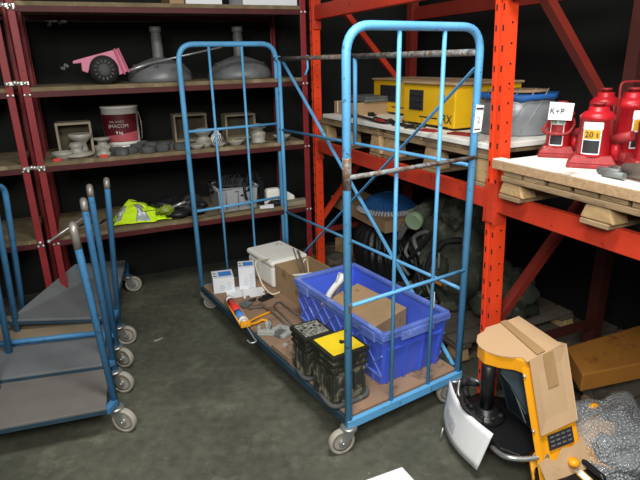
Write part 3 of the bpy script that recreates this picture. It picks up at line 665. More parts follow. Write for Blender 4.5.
# --- red bottle jacks
def jack(name, px, py, y, H, R, txt, sign=False, lab='yellow', handle=False, rot=0):
    q = loc('B', px, py, y=y); x = q.x
    t = thing('bottle_jack', txt, 'jack', 'B', (x, y, ZR), facecam('B', x, y)+rot, group='red bottle jacks on the shelf')
    b = R*1.35
    def fr(h0, h1, s0, s1, mb):
        mb.hexa([(-b*s0, -b*s0*.8, h0), (b*s0, -b*s0*.8, h0), (b*s0, b*s0*.8, h0), (-b*s0, b*s0*.8, h0), (-b*s1, -b*s1*.8, h1), (b*s1, -b*s1*.8, h1), (b*s1, b*s1*.8, h1), (-b*s1, b*s1*.8, h1)])
    mb = MB(); fr(0, .016, 1.08, 1.08, mb); fr(.016, .045, 1.05, .8, mb); mb.build('base', 'jackb', t, bevel=.004)
    MB().lathe([(R*.98, .04), (R, .045), (R, H*.74), (R*1.04, H*.745), (R*1.04, H*.8), (R*.8, H*.86), (R*.6, H*.88), (R*.6, H*.93), (R*.45, H*.94)], seg=32).build('cylinder', 'jack', t)
    MB().lathe([(R*.3, H*.93), (R*.3, H*.97), (R*.4, H*.97), (R*.4, H), (0, H)], seg=20).build('ram', 'jackb', t)
    pm = MB().tube([(R*1.25, -R*.35, .03), (R*1.25, -R*.35, H*.42)], R*.28, 12).build('pump', 'jack', t)
    MB().lathe([(R*.22, 0), (R*.32, 0), (R*.32, R*1.2), (R*.22, R*1.2)], (R*1.1, -R*.45, H*.45), 14, X=RY(1.2) @ RX(.6)).build('handle_socket', 'jackb', pm)
    lw = arcpatch(R*1.012, R*1.012, H*.22, H*.72, -PI/2-.75, -PI/2+.35, 10).build('label_plate', {'yellow': 'paper', 'green': 'paper'}[lab], t)
    arcpatch(R*1.02, R*1.02, H*.24, H*.44, -PI/2-.68, -PI/2+.28, 10).build('black_text_block', 'ink', lw)
    arcpatch(R*1.02, R*1.02, H*.46, H*.6, -PI/2-.68, -PI/2+.28, 10).build('colour_block', 'labelyellow' if lab == 'yellow' else 'jackb', lw)
    arcpatch(R*1.025, R*1.025, H*.61, H*.71, -PI/2-.78, -PI/2+.4, 10).build('top_sticker', 'paper' if lab == 'yellow' else 'labelgreen', lw)
    if lab == 'green': text('16 to', R*.5, 'ink', lw, TR(-R*.2, -R*1.07, H*.66) @ STAND)
    else: text('20 t', R*.5, 'ink', lw, TR(-R*.2, -R*1.07, H*.53) @ STAND)
    if handle:
        MB().tube(fillet([(-R*.9, 0, H*.62), (-R*1.35, -R*.6, H*.47), (-R*.7, -R*1.25, H*.44), (R*.7, -R*1.25, H*.44), (R*1.1, -R*.8, H*.6), (R*.95, 0, H*.7)], .02), .006, 8).build('carry_handle', 'jackb', t)
    return t, x
j1, jx = jack('a', 557, 150, .2, .215, .047, 'red bottle jack behind the handwritten white card, leftmost of the jacks', lab='green', handle=True)
sg = thing('paper_sign', 'white card with pen writing stuck to the leftmost red jack', 'sign', 'B', (jx, .2, ZR), facecam('B', jx, .2))
MB().sheet([(-.046, -.066, .150), (.038, -.068, .148), (.042, -.066, .212), (-.044, -.063, .217)], .0012).build('card', 'paper', sg)
text('K+P', .03, 'ink', sg, TR(-.016, -.0695, .182) @ STAND @ Matrix.Rotation(-.06, 4, 'Z')); text('- .', .02, 'greyink', sg, TR(.024, -.0705, .176) @ STAND)
jack('b', 592, 159, .14, .225, .056, 'red bottle jack with a yellow and black label, biggest and in the middle front')
jack('c', 598, 150, .36, .26, .052, 'red bottle jack half hidden behind the one with the yellow label')
t, jx = jack('d', 625, 152, .30, .27, .06, 'tall red bottle jack with a square carrying frame at the right', rot=.9)
q = jx
MB().tube(fillet([(-.06, 0, .05), (-.075, 0, .29), (.075, 0, .29), (.06, 0, .05)], .02), .0045, 8).build('carry_frame', 'jackb', t)
jack('e', 651, 156, .2, .21, .05, 'red bottle jack cut off by the right edge of the photo', rot=.3)
# chuck / fittings at right front
q = loc('B', 612, 172, z=ZR+.02)
t = thing('steel_fittings', 'dusty brown grey steel hose fitting lying in front of the right jack', 'fitting', 'B', (q.x, .06, ZR), -.25)
MB().tube([(.02, 0, .03), (.1, .015, .034), (.2, .02, .034)], [.02, .028, .026], 14).tube([(-.03, 0, .022), (.02, 0, .024)], .013, 10).build('body', 'iron', t)
mb = MB()
for a, b, c in [((-.06, -.03, .014), (.03, -.02, .02), .012), ((-.07, .02, .014), (.01, .02, .018), .01), ((-.02, -.045, .012), (.06, -.03, .016), .011), ((-.085, -.005, .01), (-.02, 0, .014), .007)]: mb.tube([a, b], c, 10)
mb.build('prongs', 'tin', t)

# ================================================================== THINGS UNDER THE RACK
fp = pallet(.25, 1.45, .2, 1.1, 0, .12, 'grey wooden pallet on the floor under the rack', 'palletd', g=None, nt=9)
fp2 = pallet(-.55, .15, .15, .95, 0, .10, 'grey wooden pallet on the floor in the far corner behind the cart', 'palletd', g=None, nt=6)
zf = .122
fp3 = pallet(1.56, 2.55, .52, 1.2, 0, .10, 'dark grey pallet on the floor under the right bay behind the stacker', 'palletd', g=None, nt=8)  # extra planks, added to darken floor that came out too brightly lit
# black rubbish bag
def bagfn(u, v):
    a = 2*PI*u; R_ = (.30*(1-v)**.35*(.75+.25*math.sin(min(1, v*2.2)*PI/2)) if v < .985 else .0)+.03*(v > .5)
    k = 1+.075*math.sin(a*26+6*v)*(.3+v)+.05*noise.noise(Vector((math.cos(a)*2, math.sin(a)*2, v*3)))
    return Vector((R_*k*math.cos(a)*1.25, R_*k*math.sin(a)*.8, .385*v**.9))
solo(MB().grid(bagfn, 156, 20), 'rubbish_bag', 'bag', 'big black pleated plastic rubbish bag under the rack behind the cart', 'bag', 'B', (.28, .44, zf))
# carton with brush
q = loc('B', 375, 222, y=.32)
t = thing('long_carton', 'long brown carton lying on the black rubbish bag', 'box', 'B', (.02, .25, .515), .0)
MB().box(-.28, .56, 0, .3, 0, .085).build('carton_body', 'kraft2', t, bevel=.004)
MB().box(-.281, .561, .13, .17, -.001, .087).build('tape', 'tape', t)
t = thing('round_brush', 'round sweeper brush with blue top and white bristle edge on the carton', 'brush', 'B', (.30, .44, .602)); t.scale = (.86, .86, .66)
mb = MB()
for k in range(60):
    a = 2*PI*k/60; mb.tube([(math.cos(a)*.12, math.sin(a)*.12, .1), (math.cos(a)*.2, math.sin(a)*.2, .055), (math.cos(a)*.265, math.sin(a)*.265, .0)], .011, 5)
o = mb.build('white_bristles', 'bristlew', t)
mb = MB()
for k in range(60):
    a = 2*PI*(k+.5)/60; mb.tube([(math.cos(a)*.05, math.sin(a)*.05, .165), (math.cos(a)*.14, math.sin(a)*.14, .125), (math.cos(a)*.23, math.sin(a)*.23, .04)], .012, 5)
mb.lathe([(.0, .17), (.08, .165), (.1, .13)], seg=24)
mb.build('blue_bristles', 'bristleb', t)
# old machine with mint cap
q = loc('B', 430, 240, y=.45)
t = thing('old_machine', 'dark olive grey machine in covers under the rack beside the bag', 'machine', 'B', (.98, .5, zf))
MB().blob((0, .02, .3), (.25, .26, .42), .22, 2.6, 6, nu=36, nv=26, flat=-.3).build('machine_body', 'olive', t)
MB().lathe([(.0, 0), (.07, 0), (.09, .015), (.09, .09), (.07, .11), (.03, .11), (.03, .13), (.0, .13)], (.08, -.14, .30), 24, X=RX(PI/2-.2)).build('motor_cover', 'olive', t)
random.seed(11); mb = MB()
for k in range(9):
    p_ = Vector((random.uniform(-.2, .2), -.2-.05*random.random(), random.uniform(.12, .62))); q_ = p_+Vector((random.uniform(-.12, .12), -.02, random.uniform(-.12, .12))); r_ = q_+Vector((random.uniform(-.1, .1), .06, random.uniform(-.1, .1)))
    mb.tube(spline([p_, q_, r_], 6), random.uniform(.007, .018), 8)
mb.build('tangled_pipes', 'tin', t)
mb = MB()
mb.tube(spline([(-.22, -.16, .15), (-.1, -.26, .3), (.0, -.24, .42), (.08, -.2, .55)], 6), .014, 8)
mb.tube(spline([(-.2, -.1, .4), (-.1, -.22, .38), (.05, -.26, .2), (.16, -.2, .1)], 6), .012, 8)
mb.tube(spline([(.16, -.22, .1), (.1, -.26, .3), (.15, -.2, .48), (.2, -.1, .5)], 6), .02, 8)
mb.build('hoses', 'blackmatte', t)
mb = MB().tube([(.1, -.25, .18), (.15, -.25, .26), (.2, -.22, .24)], .012, 8).build('brass_lever', 'amberwood', t)
a = loc('B', 417, 218, y=.24); b = loc('B', 432, 203, y=.40)
MB().tube([a-Vector((.98, .5, zf)), (a*.5+b*.5)-Vector((.98, .5, zf)), b-Vector((.98, .5, zf))], [.05, .05, .045], 20).build('pipe_neck', 'olive', t)
dd = (a-b).normalized()
MB().tube([a-Vector((.98, .5, zf)), a+dd*.05-Vector((.98, .5, zf))], [.053, .053], 24).build('mint_cap', 'mint', t)
mb = MB().blob((0, 0, .12), (.2, .2, .16), .25, 2.5, 9, flat=-.12, nu=30, nv=18)
solo(mb, 'grey_sack', 'olive', 'slumped dark olive sack on the floor pallet right of the old machine', 'sack', 'B', (1.22, .72, zf))
q = loc('B', 328, 247, z=.3)
solo(MB().box(0, .35, 0, .03, 0, .12, X=RZ(.2)).box(.0, .3, .05, .2, 0, .03, X=RZ(.1)), 'wood_scraps', 'block', 'pale wooden scraps in the far corner behind the white case', 'wood', 'B', (-.3, .3, .22-.118), rot=.3)

# ================================================================== BLUE ROLL CAGE CART (frame C)
W_, L_, HT = .667, 1.754, 1.75
cart = thing('roll_cart', 'light blue tubular roll cart with mesh ends and a brown plywood base', 'cart', 'C', (0, 0, 0))
def cf(px, py, **k): return loc('C', px, py, **k)
def end_frame(y, vx, name):
    o = MB().tube(fillet([(0, y, .12), (0, y, HT), (W_, y, HT), (W_, y, .12)], .105, 8), .0165, 12).build(name, 'blue', cart)
    for x in vx: MB().tube([(x, y, .15), (x, y, HT-.01)], .0085, 8).build('vertical_bar', 'blue', o)
    return o
vxn = [cf(398, 100, y=0).x, cf(441.6, 100, y=0).x]; vxf = [cf(217.5, 160-8, y=L_).x, cf(248.5, 152, y=L_).x]
nf = end_frame(0, vxn, 'near_end_frame'); ff = end_frame(L_, vxf, 'far_end_frame')
MB().tube([(0, -.012, 1.228), (W_, -.012, 1.228)], .0095, 8).build('worn_crossbar', 'bluerust', nf)
MB().tube([(0, -.004, .703), (W_, -.004, .703)], .009, 8).build('crossbar', 'blue', nf)
MB().tube([(0, L_+.004, 1.228), (W_, L_+.004, 1.228)], .009, 8).build('crossbar', 'blue', ff)
MB().tube([(0, L_+.004, .703), (W_, L_+.004, .703)], .009, 8).build('crossbar', 'blue', ff)
MB().lathe([(.0172, 0), (.0172, .12)], (0, 0, 1.18), 12).build('worn_band', 'bluerust', nf); MB().box(-.006, .006, -.022, -.014, .68, .72).build('rusty_lug', 'rust', nf)
# rear side panel
ym = cf(345, 57, x=W_).y
RDZ = 1.655
rp = MB().tube([(W_, L_, RDZ), (W_, ym, RDZ)], .0135, 10).build('rusted_top_rod', 'rust', cart)
MB().tube([(W_, ym, RDZ), (W_, 0, RDZ)], .0145, 10).build('top_rod', 'bluerust', cart)
MB().tube([(W_, L_, RDZ), (W_, L_-.05, RDZ)], .019, 10).build('rod_sleeve', 'blue', rp)
MB().tube([(W_, L_, 1.19), (W_, 0, 1.19)], .009, 8).build('side_rail', 'blue', cart)
MB().tube([(W_, L_, .60), (W_, 0, .60)], .009, 8).build('side_rail', 'blue', cart)
MB().tube([(W_, L_-.045, .15), (W_, L_-.045, RDZ)], .013, 8).build('side_post', 'blue', cart)
y355 = cf(355, 62, x=W_).y
MB().tube([(W_, y355, 1.19), (W_, y355, RDZ+.01)], .012, 8).build('side_post', 'blue', cart)
MB().bar((W_+.022, L_-.06, RDZ-.02), (W_+.022, .05, .16), .006, .02, up=(1, 0, 0)).build('diagonal_brace', 'blue', cart)
MB().bar((W_+.014, .03, RDZ-.06), (W_+.014, L_-.05, .16), .006, .02, up=(1, 0, 0)).build('diagonal_brace', 'blue', cart)
yh = cf(307.5, 60, x=W_).y
MB().tube([(W_, yh, RDZ+.016), (W_, yh, RDZ-.06), (W_-.02, yh, RDZ-.1)], .007, 8).build('hook', 'blue', cart)
# base
PT = .172
MB().box(.004, W_-.004, .01, L_-.01, PT-.02, PT).build('plywood_base', 'plyb', cart, bevel=.002)
for a, b in ((-.014, .004), (W_-.004, W_+.014)): MB().box(a, b, -.01, L_+.01, .128, .168).build('side_base_rail', 'deckedge', cart, bevel=.003)
for a, b in ((-.018, .004), (L_-.004, L_+.018)): MB().box(-.014, W_+.014, a, b, .122, .164).build('end_base_rail', 'blue', cart, bevel=.003)
def caster(parent, x, y, ang, z=.128, r=.06, swivel=.035):
    t = MB(); t.lathe([(.034, z-.012), (.038, z-.008), (.038, z), (.03, z+.004)], (x, y, 0), 20)
    t.X = TR(x, y, 0) @ RZ(ang)
    for s in (-1, 1):
        t.add([(-.03, s*.017, z-.012), (.025, s*.017, z-.012), (swivel+.018, s*.019, r-.012), (swivel-.018, s*.019, r-.012),
               (-.03, s*.021, z-.012), (.025, s*.021, z-.012), (swivel+.018, s*.023, r-.012), (swivel-.018, s*.023, r-.012)],
              [(0, 1, 2, 3), (4, 5, 6, 7), (0, 1, 5, 4), (1, 2, 6, 5), (2, 3, 7, 6), (3, 0, 4, 7)])
    t.box(-.03, .027, -.021, .021, z-.022, z-.01); t.tube([(swivel, -.03, r), (swivel, .03, r)], .007, 8)
    c = t.build('caster_fork', 'chrome', parent)
    w = MB(); w.X = TR(x, y, 0) @ RZ(ang)
    w.lathe([(r*.74, -.010), (r*.78, -.016), (r*.97, -.014), (r, -.009), (r, .009), (r*.97, .014), (r*.78, .016), (r*.74, .010)], (swivel, 0, r), 32, X=RX(PI/2))
    w.lathe([(.0, -.009), (r*.40, -.009), (r*.745, -.0105), (r*.745, .0105), (r*.40, .009), (.0, .009)], (swivel, 0, r), 28, 1, X=RX(PI/2))
    w.lathe([(.017, -.0235), (.017, .0235)], (swivel, 0, r), 16, 2, X=RX(PI/2))
    wh = w.build('wheel', ['caster', 'hub', 'grey'], c); return c
caster(cart, .0, .0, 2.95); caster(cart, W_-.02, .0, 2.9); caster(cart, 0.01, L_-.02, -.4, r=.05); caster(cart, W_-.02, L_-.03, 1)
# paper tag on near right post
zt = cf(474, 119, y=-.02).z
t = thing('paper_tag', 'white paper tag taped to the near right post of the blue cart', 'tag', 'C', (W_, -.0185, zt), -.35)
tz = .044
MB().sheet([(-.022, 0, -tz*1.35), (.014, -.001, -tz*1.25), (.022, .002, tz*1.2), (-.016, 0, tz*1.3)], .001).build('paper', 'paper', t)
MB().box(-.014, .018, -.003, -.0015, tz*.85, tz*1.0).box(-.018, .008, -.003, -.0015, -tz*1.05, -tz*.95).build('black_bars', 'ink', t)
text('2', .036, 'greyink', t, TR(-.002, -.003, -.005) @ STAND)

# ================================================================== THINGS ON THE CART (frame C)
Z0 = PT+.001
def carton(x, y, w, d, h, rot, txt, blue_end):
    t = thing('medicine_box', txt, 'box', 'C', (x, y, Z0), rot, group='small white cartons on the cart')
    MB().box(0, w, 0, d, 0, h).build('carton', 'boxwhite', t, bevel=.002)
    MB().box(w*.3, w*.92, d*.25, d*.8, h, h+.0008).build('blue_panel', 'printblue', t)
    mb = MB().box(w*.05, w*.22, d*.3, d*.4, h, h+.0008).box(w*.05, w*.18, d*.6, d*.7, h, h+.0008)
    mb.build('top_print', 'ink', t)
    mb = MB()
    for i in range(5): mb.box(w*.3, w*(.5+.05*(i % 3)), -.0008, 0, h*(.2+.075*i), h*(.2+.075*i)+.003)
    for i in range(6): mb.box(w*.65, w*(.85+.03*(i % 2)), -.0008, 0, h*(.15+.1*i), h*(.15+.1*i)+.003)
    mb.build('small_print', 'greyink', t)
    if blue_end: MB().box(-.0008, 0, d*.1, d*.9, h*.1, h*.95).build('blue_side', 'printblue', t)
    return t
carton(.012, 1.56, .140, .15, .105, -.3, 'white carton with blue printed top, the wider left of two', False)
carton(.185, 1.53, .110, .13, .155, -.4, 'taller white carton with blue printed top beside the white case', True)
solo(MB().sheet([(0, 0, 0), (.16, -.03, 0), (.2, .13, 0), (.05, .16, 0)], .003).sheet([(.13, -.07, .003), (.24, -.09, .003), (.27, .04, .003), (.15, .07, .003)], .003).box(.1, .115, -.03, .1, 0.003, .02, X=RZ(-.3)), 'flattened_wrapper', 'paper', 'flattened white paper wrapper lying under the two small cartons', 'wrapper', 'C', (.055, 1.43, Z0))
# white case
t = thing('white_case', 'dirty white plastic case with rounded lid at the back of the cart', 'case', 'C', (.375, 1.40, Z0), .03)
MB().box(.0, .275, .0, .36, 0, .155).build('case_base', 'dwhite', t, bevel=.02)
lid = MB().box(-.008, .283, -.008, .368, .155, .198).build('lid', 'dwhite', t, bevel=.018)
mb = MB()
for x, y in ((.2, .28), (.23, .27), (.22, .3)): mb.lathe([(0, 0), (.006, 0), (.005, .002), (0, .002)], (x, y, .198), 8)
mb.build('lid_holes', 'ink', lid)
P = [(254, 250), (256, 262), (259, 276), (264, 287), (272, 294), (280, 292)]
pts = [loc('C', a, b, y=1.385-.02*i if i < 3 else 1.34-.02*i) for i, (a, b) in enumerate(P)]
for p_ in pts: p_.z = max(p_.z, Z0+.008)
inv = RZ(-.03) @ TR(-.375, -1.40, -Z0)
MB().tube([inv @ v for v in spline([Vector((.385, 1.46, Z0+.197))]+pts[1:], 8)], .0055, 8).build('cream_strap', 'cordw', t)
# open cardboard box
t = thing('open_box', 'open brown cardboard box between the white case and blue crate', 'box', 'C', (.385, .94, Z0)); bw, bd, bh = .27, .44, .185
mb = MB(); k = .007
mb.box(0, bw, 0, k, 0, bh).box(0, bw, bd-k, bd, 0, bh).box(0, k, k, bd-k, 0, bh).box(bw-k, bw, k, bd-k, 0, bh).box(k, bw-k, k, bd-k, 0, .006).build('box_walls', 'kraft2', t)
mb = MB(); random.seed(2)
rods = [((.14, .25, .01), (.10, .36, .30)), ((.16, .24, .01), (.13, .36, .28)), ((.18, .25, .01), (.15, .38, .27))]
for i, (a, b) in enumerate(rods):
    solo(MB().tube([a, b], .0045, 6), 'steel_rod', 'iron', 'thin dark steel rod leaning in the open cardboard box', 'rod', 'C', (.385, .94, Z0), group='steel rods in the open cardboard box')
a = loc('C', 293, 273, y=1.2); solo(MB().bar((0, 0, 0), (.14, -.03, -.01), .02, .006), 'white_strip', 'white', 'white plastic strip sticking out of the open cardboard box', 'strip', 'C', (.41, 1.2, Z0+.16))
solo(MB().tube(spline([(0, 0, .0), (.0, .01, .1), (-.015, .01, .15), (-.05, 0, .12)], 6), .006, 6), 'cream_cable', 'cordw', 'cream cable curling up inside the open cardboard box', 'cable', 'C', (.6, 1.3, Z0+.05))
solo(MB().blob((0, 0, .06), (.1, .14, .06), .25, 3, 3, flat=-.05), 'black_cloth', 'blackmatte', 'dark bundle lying in the open cardboard box', 'bundle', 'C', (.52, 1.12, Z0+.008))
# blue crate
cr = thing('plastic_crate', 'big blue plastic crate with lattice ribs on the cart', 'crate', 'C', (.456, .475, Z0), -.012)
bw2, bl2, tw2, tl2, ch = .37, .735, .40, .80, .285
def shell(w0, l0, w1, l1, h, k):
    mb = MB(); o = [(-w0/2, -l0/2, 0), (w0/2, -l0/2, 0), (w0/2, l0/2, 0), (-w0/2, l0/2, 0)]; u = [(-w1/2, -l1/2, h), (w1/2, -l1/2, h), (w1/2, l1/2, h), (-w1/2, l1/2, h)]
    oi = [(x*(1-2*k/w0), y*(1-2*k/l0), k) for x, y, z in o]; ui = [(x*(1-2*k/w1), y*(1-2*k/l1), h) for x, y, z in u]
    vs = o+u+oi+ui; fs = [(3, 2, 1, 0), (8, 9, 10, 11)]
    for i in range(4):
        j = (i+1) % 4; fs += [(i, j, 4+j, 4+i), (8+j, 8+i, 12+i, 12+j), (4+i, 4+j, 12+j, 12+i)]
    return mb.add(vs, fs)
shell(bw2, bl2, tw2, tl2, ch, .006).build('crate_shell', 'crate', cr, bevel=.004)
def side_pt(sx, v, z):      # long side, sx -1/1; v along y [-.5,.5]
    f_ = z/ch; return Vector((sx*(bw2+(tw2-bw2)*f_)/2, v*(bl2+(tl2-bl2)*f_), z))
def end_pt(sy, u, z):
    f_ = z/ch; return Vector((u*(bw2+(tw2-bw2)*f_), sy*(bl2+(tl2-bl2)*f_)/2, z))
mb = MB()
for sx in (-1, 1):
    e = Vector((sx*.003, 0, 0)); n = 7
    for i in range(n+2):
        for s in (1, -1):
            v0 = -.5+(i-1)/n; v1 = v0+s*1.6/n; z0_, z1_ = .055, .235
            if v1 > .5: tt = (.5-v0)/(v1-v0); v1 = .5; z1_ = z0_+(z1_-z0_)*max(0, tt)
            if v1 < -.5: tt = (-.5-v0)/(v1-v0); v1 = -.5; z1_ = z0_+(z1_-z0_)*max(0, tt)
            if v0 < -.5 or v0 > .5 or abs(v1-v0) < .01: continue
            mb.bar(side_pt(sx, v0, z0_)+e, side_pt(sx, v1, z1_)+e, .006, .007, up=(sx, 0, 0))
    for z in (.05, .24): mb.bar(side_pt(sx, -.5, z)+e, side_pt(sx, .5, z)+e, .012, .010, up=(0, 0, 1))
    for k in range(5): v = -.42+.21*k; mb.bar(side_pt(sx, v, .0)+e, side_pt(sx, v, .05)+e, .012, .008, up=(sx, 0, 0))
mb.build('lattice_ribs', 'crated', cr)
for sy in (-1, 1):
    mb = MB(); e = Vector((0, sy*.004, 0))
    for u in (-.42, -.14, .14, .42): mb.bar(end_pt(sy, u, .0)+e, end_pt(sy, u, .2)+e, .01, .012, up=(0, sy, 0))
    mb.bar(end_pt(sy, -.42, .19)+e, end_pt(sy, .42, .19)+e, .012, .01, up=(0, 0, 1)); mb.build('end_ribs', 'crate', cr)
rim = MB()
for a, b in [((-1, -1), (1, -1)), ((1, -1), (1, 1)), ((1, 1), (-1, 1)), ((-1, 1), (-1, -1))]:
    A_ = Vector((a[0]*tw2/2, a[1]*tl2/2, ch-.004)); B_ = Vector((b[0]*tw2/2, b[1]*tl2/2, ch-.004)); rim.bar(A_, B_, .024, .02)
    rim.bar(A_+Vector((a[0]*.008, a[1]*.008, -.014)), B_+Vector((b[0]*.008, b[1]*.008, -.014)), .006, .028)
rim.build('rim', 'crated', cr, bevel=.004)
for sy in (-1, 1):
    MB().box(-.1, .1, sy*(tl2/2+.004)-.012, sy*(tl2/2+.004)+.012, ch-.055, ch-.012).build('grip_plate', 'crated', cr, bevel=.004)
for sx in (-1, 1):
    for yy in (-.3, .3): MB().box(sx*(tw2/2+.006)-.009, sx*(tw2/2+.006)+.009, yy-.05, yy+.05, ch-.06, ch-.01).build('latch_lug', 'crated', cr, bevel=.004)
# contents of crate
t = thing('cardboard_box', 'closed brown cardboard box lying tilted inside the blue crate', 'box', 'C', (.46, .50, Z0+.09), .35)
t.rotation_euler = (.08, -.1, FR['C'][2]+.15)
MB().box(-.13, .13, -.19, .17, 0, .14).build('box_body', 'kraft2', t, bevel=.003)
MB().box(-.131, .131, -.03, .0, .1405, .142).build('tape', 'tape', t)
solo(MB().blob((0, 0, .04), (.17, .33, .045), .2, 3, 5, flat=-.03), 'packing_sheet', 'film', 'crumpled clear packing film in the bottom of the blue crate', 'film', 'C', (.455, .50, Z0+.01))
def sheetpaper(u, v): return Vector((-.05+.1*u+.02*v, .0+.02*math.sin(u*3)-.05*v, .14*v+.012*math.sin(u*5)))
solo(MB().grid(sheetpaper, 8, 8), 'paper_sheet', 'paper', 'upright folded white paper sticking out of the blue crate', 'paper', 'C', (.40, .70, Z0+.2), rot=.4, solid=.0015)
def sheetpaper2(u, v): return Vector((-.12+.24*u, .03*math.sin(u*3)+.05*v, .03+.02*math.sin(v*4)+.07*u*u))
solo(MB().grid(sheetpaper2, 10, 6), 'paper_strip', 'paper', 'curled white paper strip lying beside the box in the blue crate', 'paper', 'C', (.37, .60, Z0+.22), rot=.5, solid=.002)
q = loc('C', 455, 293, z=.47)
solo(MB().tube([(0, 0, 0), (.03, .03, .07)], .0035, 6), 'cable_tie', 'white', 'white cable tie end standing up at the right rim of the crate', 'cable tie', 'C', (.62, .14, Z0+ch+.004))
# battery packs
def pack(x, y, w, d, h, txt, lidm, rot=0):
    t = thing('battery_case', txt, 'case', 'C', (x, y, Z0), rot, group='grimy black cases at the cart corner')
    MB().box(0.006, w-.006, .006, d-.006, 0, h-.02).build('case_body', 'grime', t, bevel=.008)
    mb = MB()
    for z in (h*.66, h*.78): mb.box(0, w, 0, d, z, z+.014)
    mb.build('ridges', 'lidrim', t, bevel=.003)
    mb = MB()
    for s in (.12, .38, .62, .88):
        mb.box(w*s-.006, w*s+.006, -.001, .006, .02, h*.62); mb.box(-.001, .006, d*s-.006, d*s+.006, .02, h*.62)
    mb.build('ribs', 'grime', t, bevel=.002)
    MB().box(-.004, w+.004, -.004, d+.004, h-.022, h).build('lid_rim', 'lidrim', t, bevel=.003)
    lid = MB().box(.012, w-.012, .012, d-.012, h, h+.003).build('lid', lidm, t, bevel=.002)
    mb = MB()
    if lidm == 'yellowlid': mb.box(w*.5, w*.68, d*.4, d*.5, h+.003, h+.006).box(w*.55, w*.6, d*.5, d*.56, h+.003, h+.0055)
    else:
        for i in range(5): mb.lathe([(0, 0), (.008, 0), (.006, .004), (0, .004)], (w*(.15+.17*i), d*(.5+.1*(i % 2)), h+.003), 8)
    mb.build('catch', 'lidrim', lid)
    mb = MB().tube(fillet([(-.006, d*.6, .02), (-.008, -.006, .012), (w*.6, -.008, .008), (w+.008, -.006, .015), (w+.006, d*.5, .03)], .04), [.012]*19 if 0 else .011, 8)
    mb.build('curved_skirt', 'tind', t)
    return t
pack(-.022, .082, .188, .192, .258, 'grimy black case with a yellow lid at the near cart corner', 'yellowlid', rot=-.02)
pack(-.008, .335, .15, .155, .228, 'grimy black case with a speckled grey lid behind the yellow lidded one', 'slot', rot=-.05)
# tools on the plywood
def gc(px, py, z=Z0): return loc('C', px, py, z=z)
# caulk gun
a = gc(229, 299, Z0+.03); b = gc(244, 322, Z0+.03); c = gc(254, 338, Z0+.015)
t = thing('caulking_gun', 'yellow caulking gun loaded with a red and blue sealant tube', 'caulking gun', 'C', (0, 0, 0))
d = (b-a).normalized()
L1 = (b-a).length
MB().tube([a, a+d*L1*.12], .026, 16).tube([a+d*L1*.88, b], .026, 16).build('tube_end_caps', 'white', t)
MB().tube([a+d*L1*.12, a+d*L1*.62], .0262, 16).build('red_label', 'caulkred', t)
MB().tube([a+d*L1*.62, a+d*L1*.88], .0262, 16).build('blue_label', 'printblue', t)
nrm = Vector((-d.y, d.x, 0))
MB().tube([a-d*.01+nrm*.028, b+d*.03+nrm*.028], .005, 6).tube([a-d*.01-nrm*.028, b+d*.03-nrm*.028], .005, 6).tube([a-d*.01+nrm*.028, a-d*.01-nrm*.028], .005, 6).build('cradle', 'amber', t)
MB().tube([b, b+d*.03], [.024, .012], 12).build('nozzle', 'dwhite', t)
MB().bar(b+d*.03+nrm*.03, b+d*.03-nrm*.03, .03, .03).build('gun_head', 'amber', t, bevel=.004)
e1 = gc(270, 312, Z0+.01); e2 = gc(268, 321, Z0+.01)
MB().tube(spline([b+d*.03, gc(256, 318, Z0+.012), e1], 4), .007, 6).tube(spline([b+d*.04, gc(256, 323, Z0+.012), gc(262, 320, Z0+.014), e2], 4), .008, 6).build('handle_and_trigger', 'amber', t)
hk = MB().tube(spline([b+d*.03, c, c+d*.04+Vector((0, 0, 0)), gc(251, 343, Z0+.012), gc(247, 340, Z0+.012)], 5), .0045, 6).build('push_rod_hook', 'alu', t)
# grey pad, clamp irons
q = gc(246, 306); t = thing('scraper_pad', 'grey scraper pad with a black handle behind the caulking gun', 'scraper', 'C', (q.x, q.y, Z0), .5)
MB().box(-.04, .035, -.03, .035, 0, .022).build('pad', 'tin', t, bevel=.004); MB().tube([(.035, 0, .02), (.08, -.02, .02)], .008, 8).build('handle', 'blackmatte', t)
def flatpath(pts, z=Z0+.008): return [gc(a, b, z) for a, b in pts]
solo(MB().tube(fillet(flatpath([(249, 309), (262, 306), (272, 312), (289, 327)]), .03), .0065, 8), 'iron_rod', 'iron', 'bent dark iron rod lying beside the caulking gun', 'iron rod', 'C')
solo(MB().tube(fillet(flatpath([(293, 325), (273, 306), (279, 301), (297, 315)]), .03), .006, 8), 'iron_bow', 'iron', 'dark iron bow shaped rod lying against the cardboard box', 'iron rod', 'C')
q = gc(266, 299); t = thing('pipe_clamp', 'black screw clamp head lying in front of the open cardboard box', 'clamp', 'C', (q.x, q.y, Z0), .2)
MB().box(-.05, .05, -.022, .022, 0, .016).box(-.02, .045, -.012, .012, .016, .03).build('clamp_body', 'blackmatte', t, bevel=.004)
MB().tube([(0, 0, .02), (0, 0, .055)], .006, 8).tube([(-.018, 0, .055), (.018, 0, .055)], .004, 6).build('screw', 'iron', t)
q = gc(268, 331); t = thing('beam_clamp', 'pale grey cast clamp lying in the middle of the cart base', 'clamp', 'C', (q.x, q.y, Z0), .9)
MB().box(-.06, -.03, -.05, .05, 0, .03).box(-.03, .05, -.015, .015, 0, .03).box(-.055, -.03, .03, .05, 0, .055).tube([(-.02, 0, .03), (-.02, 0, .07)], .012, 10).build('casting', 'grab', t, bevel=.004)
MB().tube([(.03, 0, .018), (.1, .01, .018)], .01, 10).build('screw', 'grab', t)
q = gc(283, 333); t = thing('door_closer', 'pale grey bracket with a slotted plate beside the black case', 'bracket', 'C', (q.x-.01, q.y, Z0), .4)
MB().box(-.05, .06, -.06, -.03, 0, .022).box(-.05, .06, .03, .06, 0, .022).box(.03, .06, -.03, .03, 0, .022).build('frame', 'grab', t, bevel=.004)
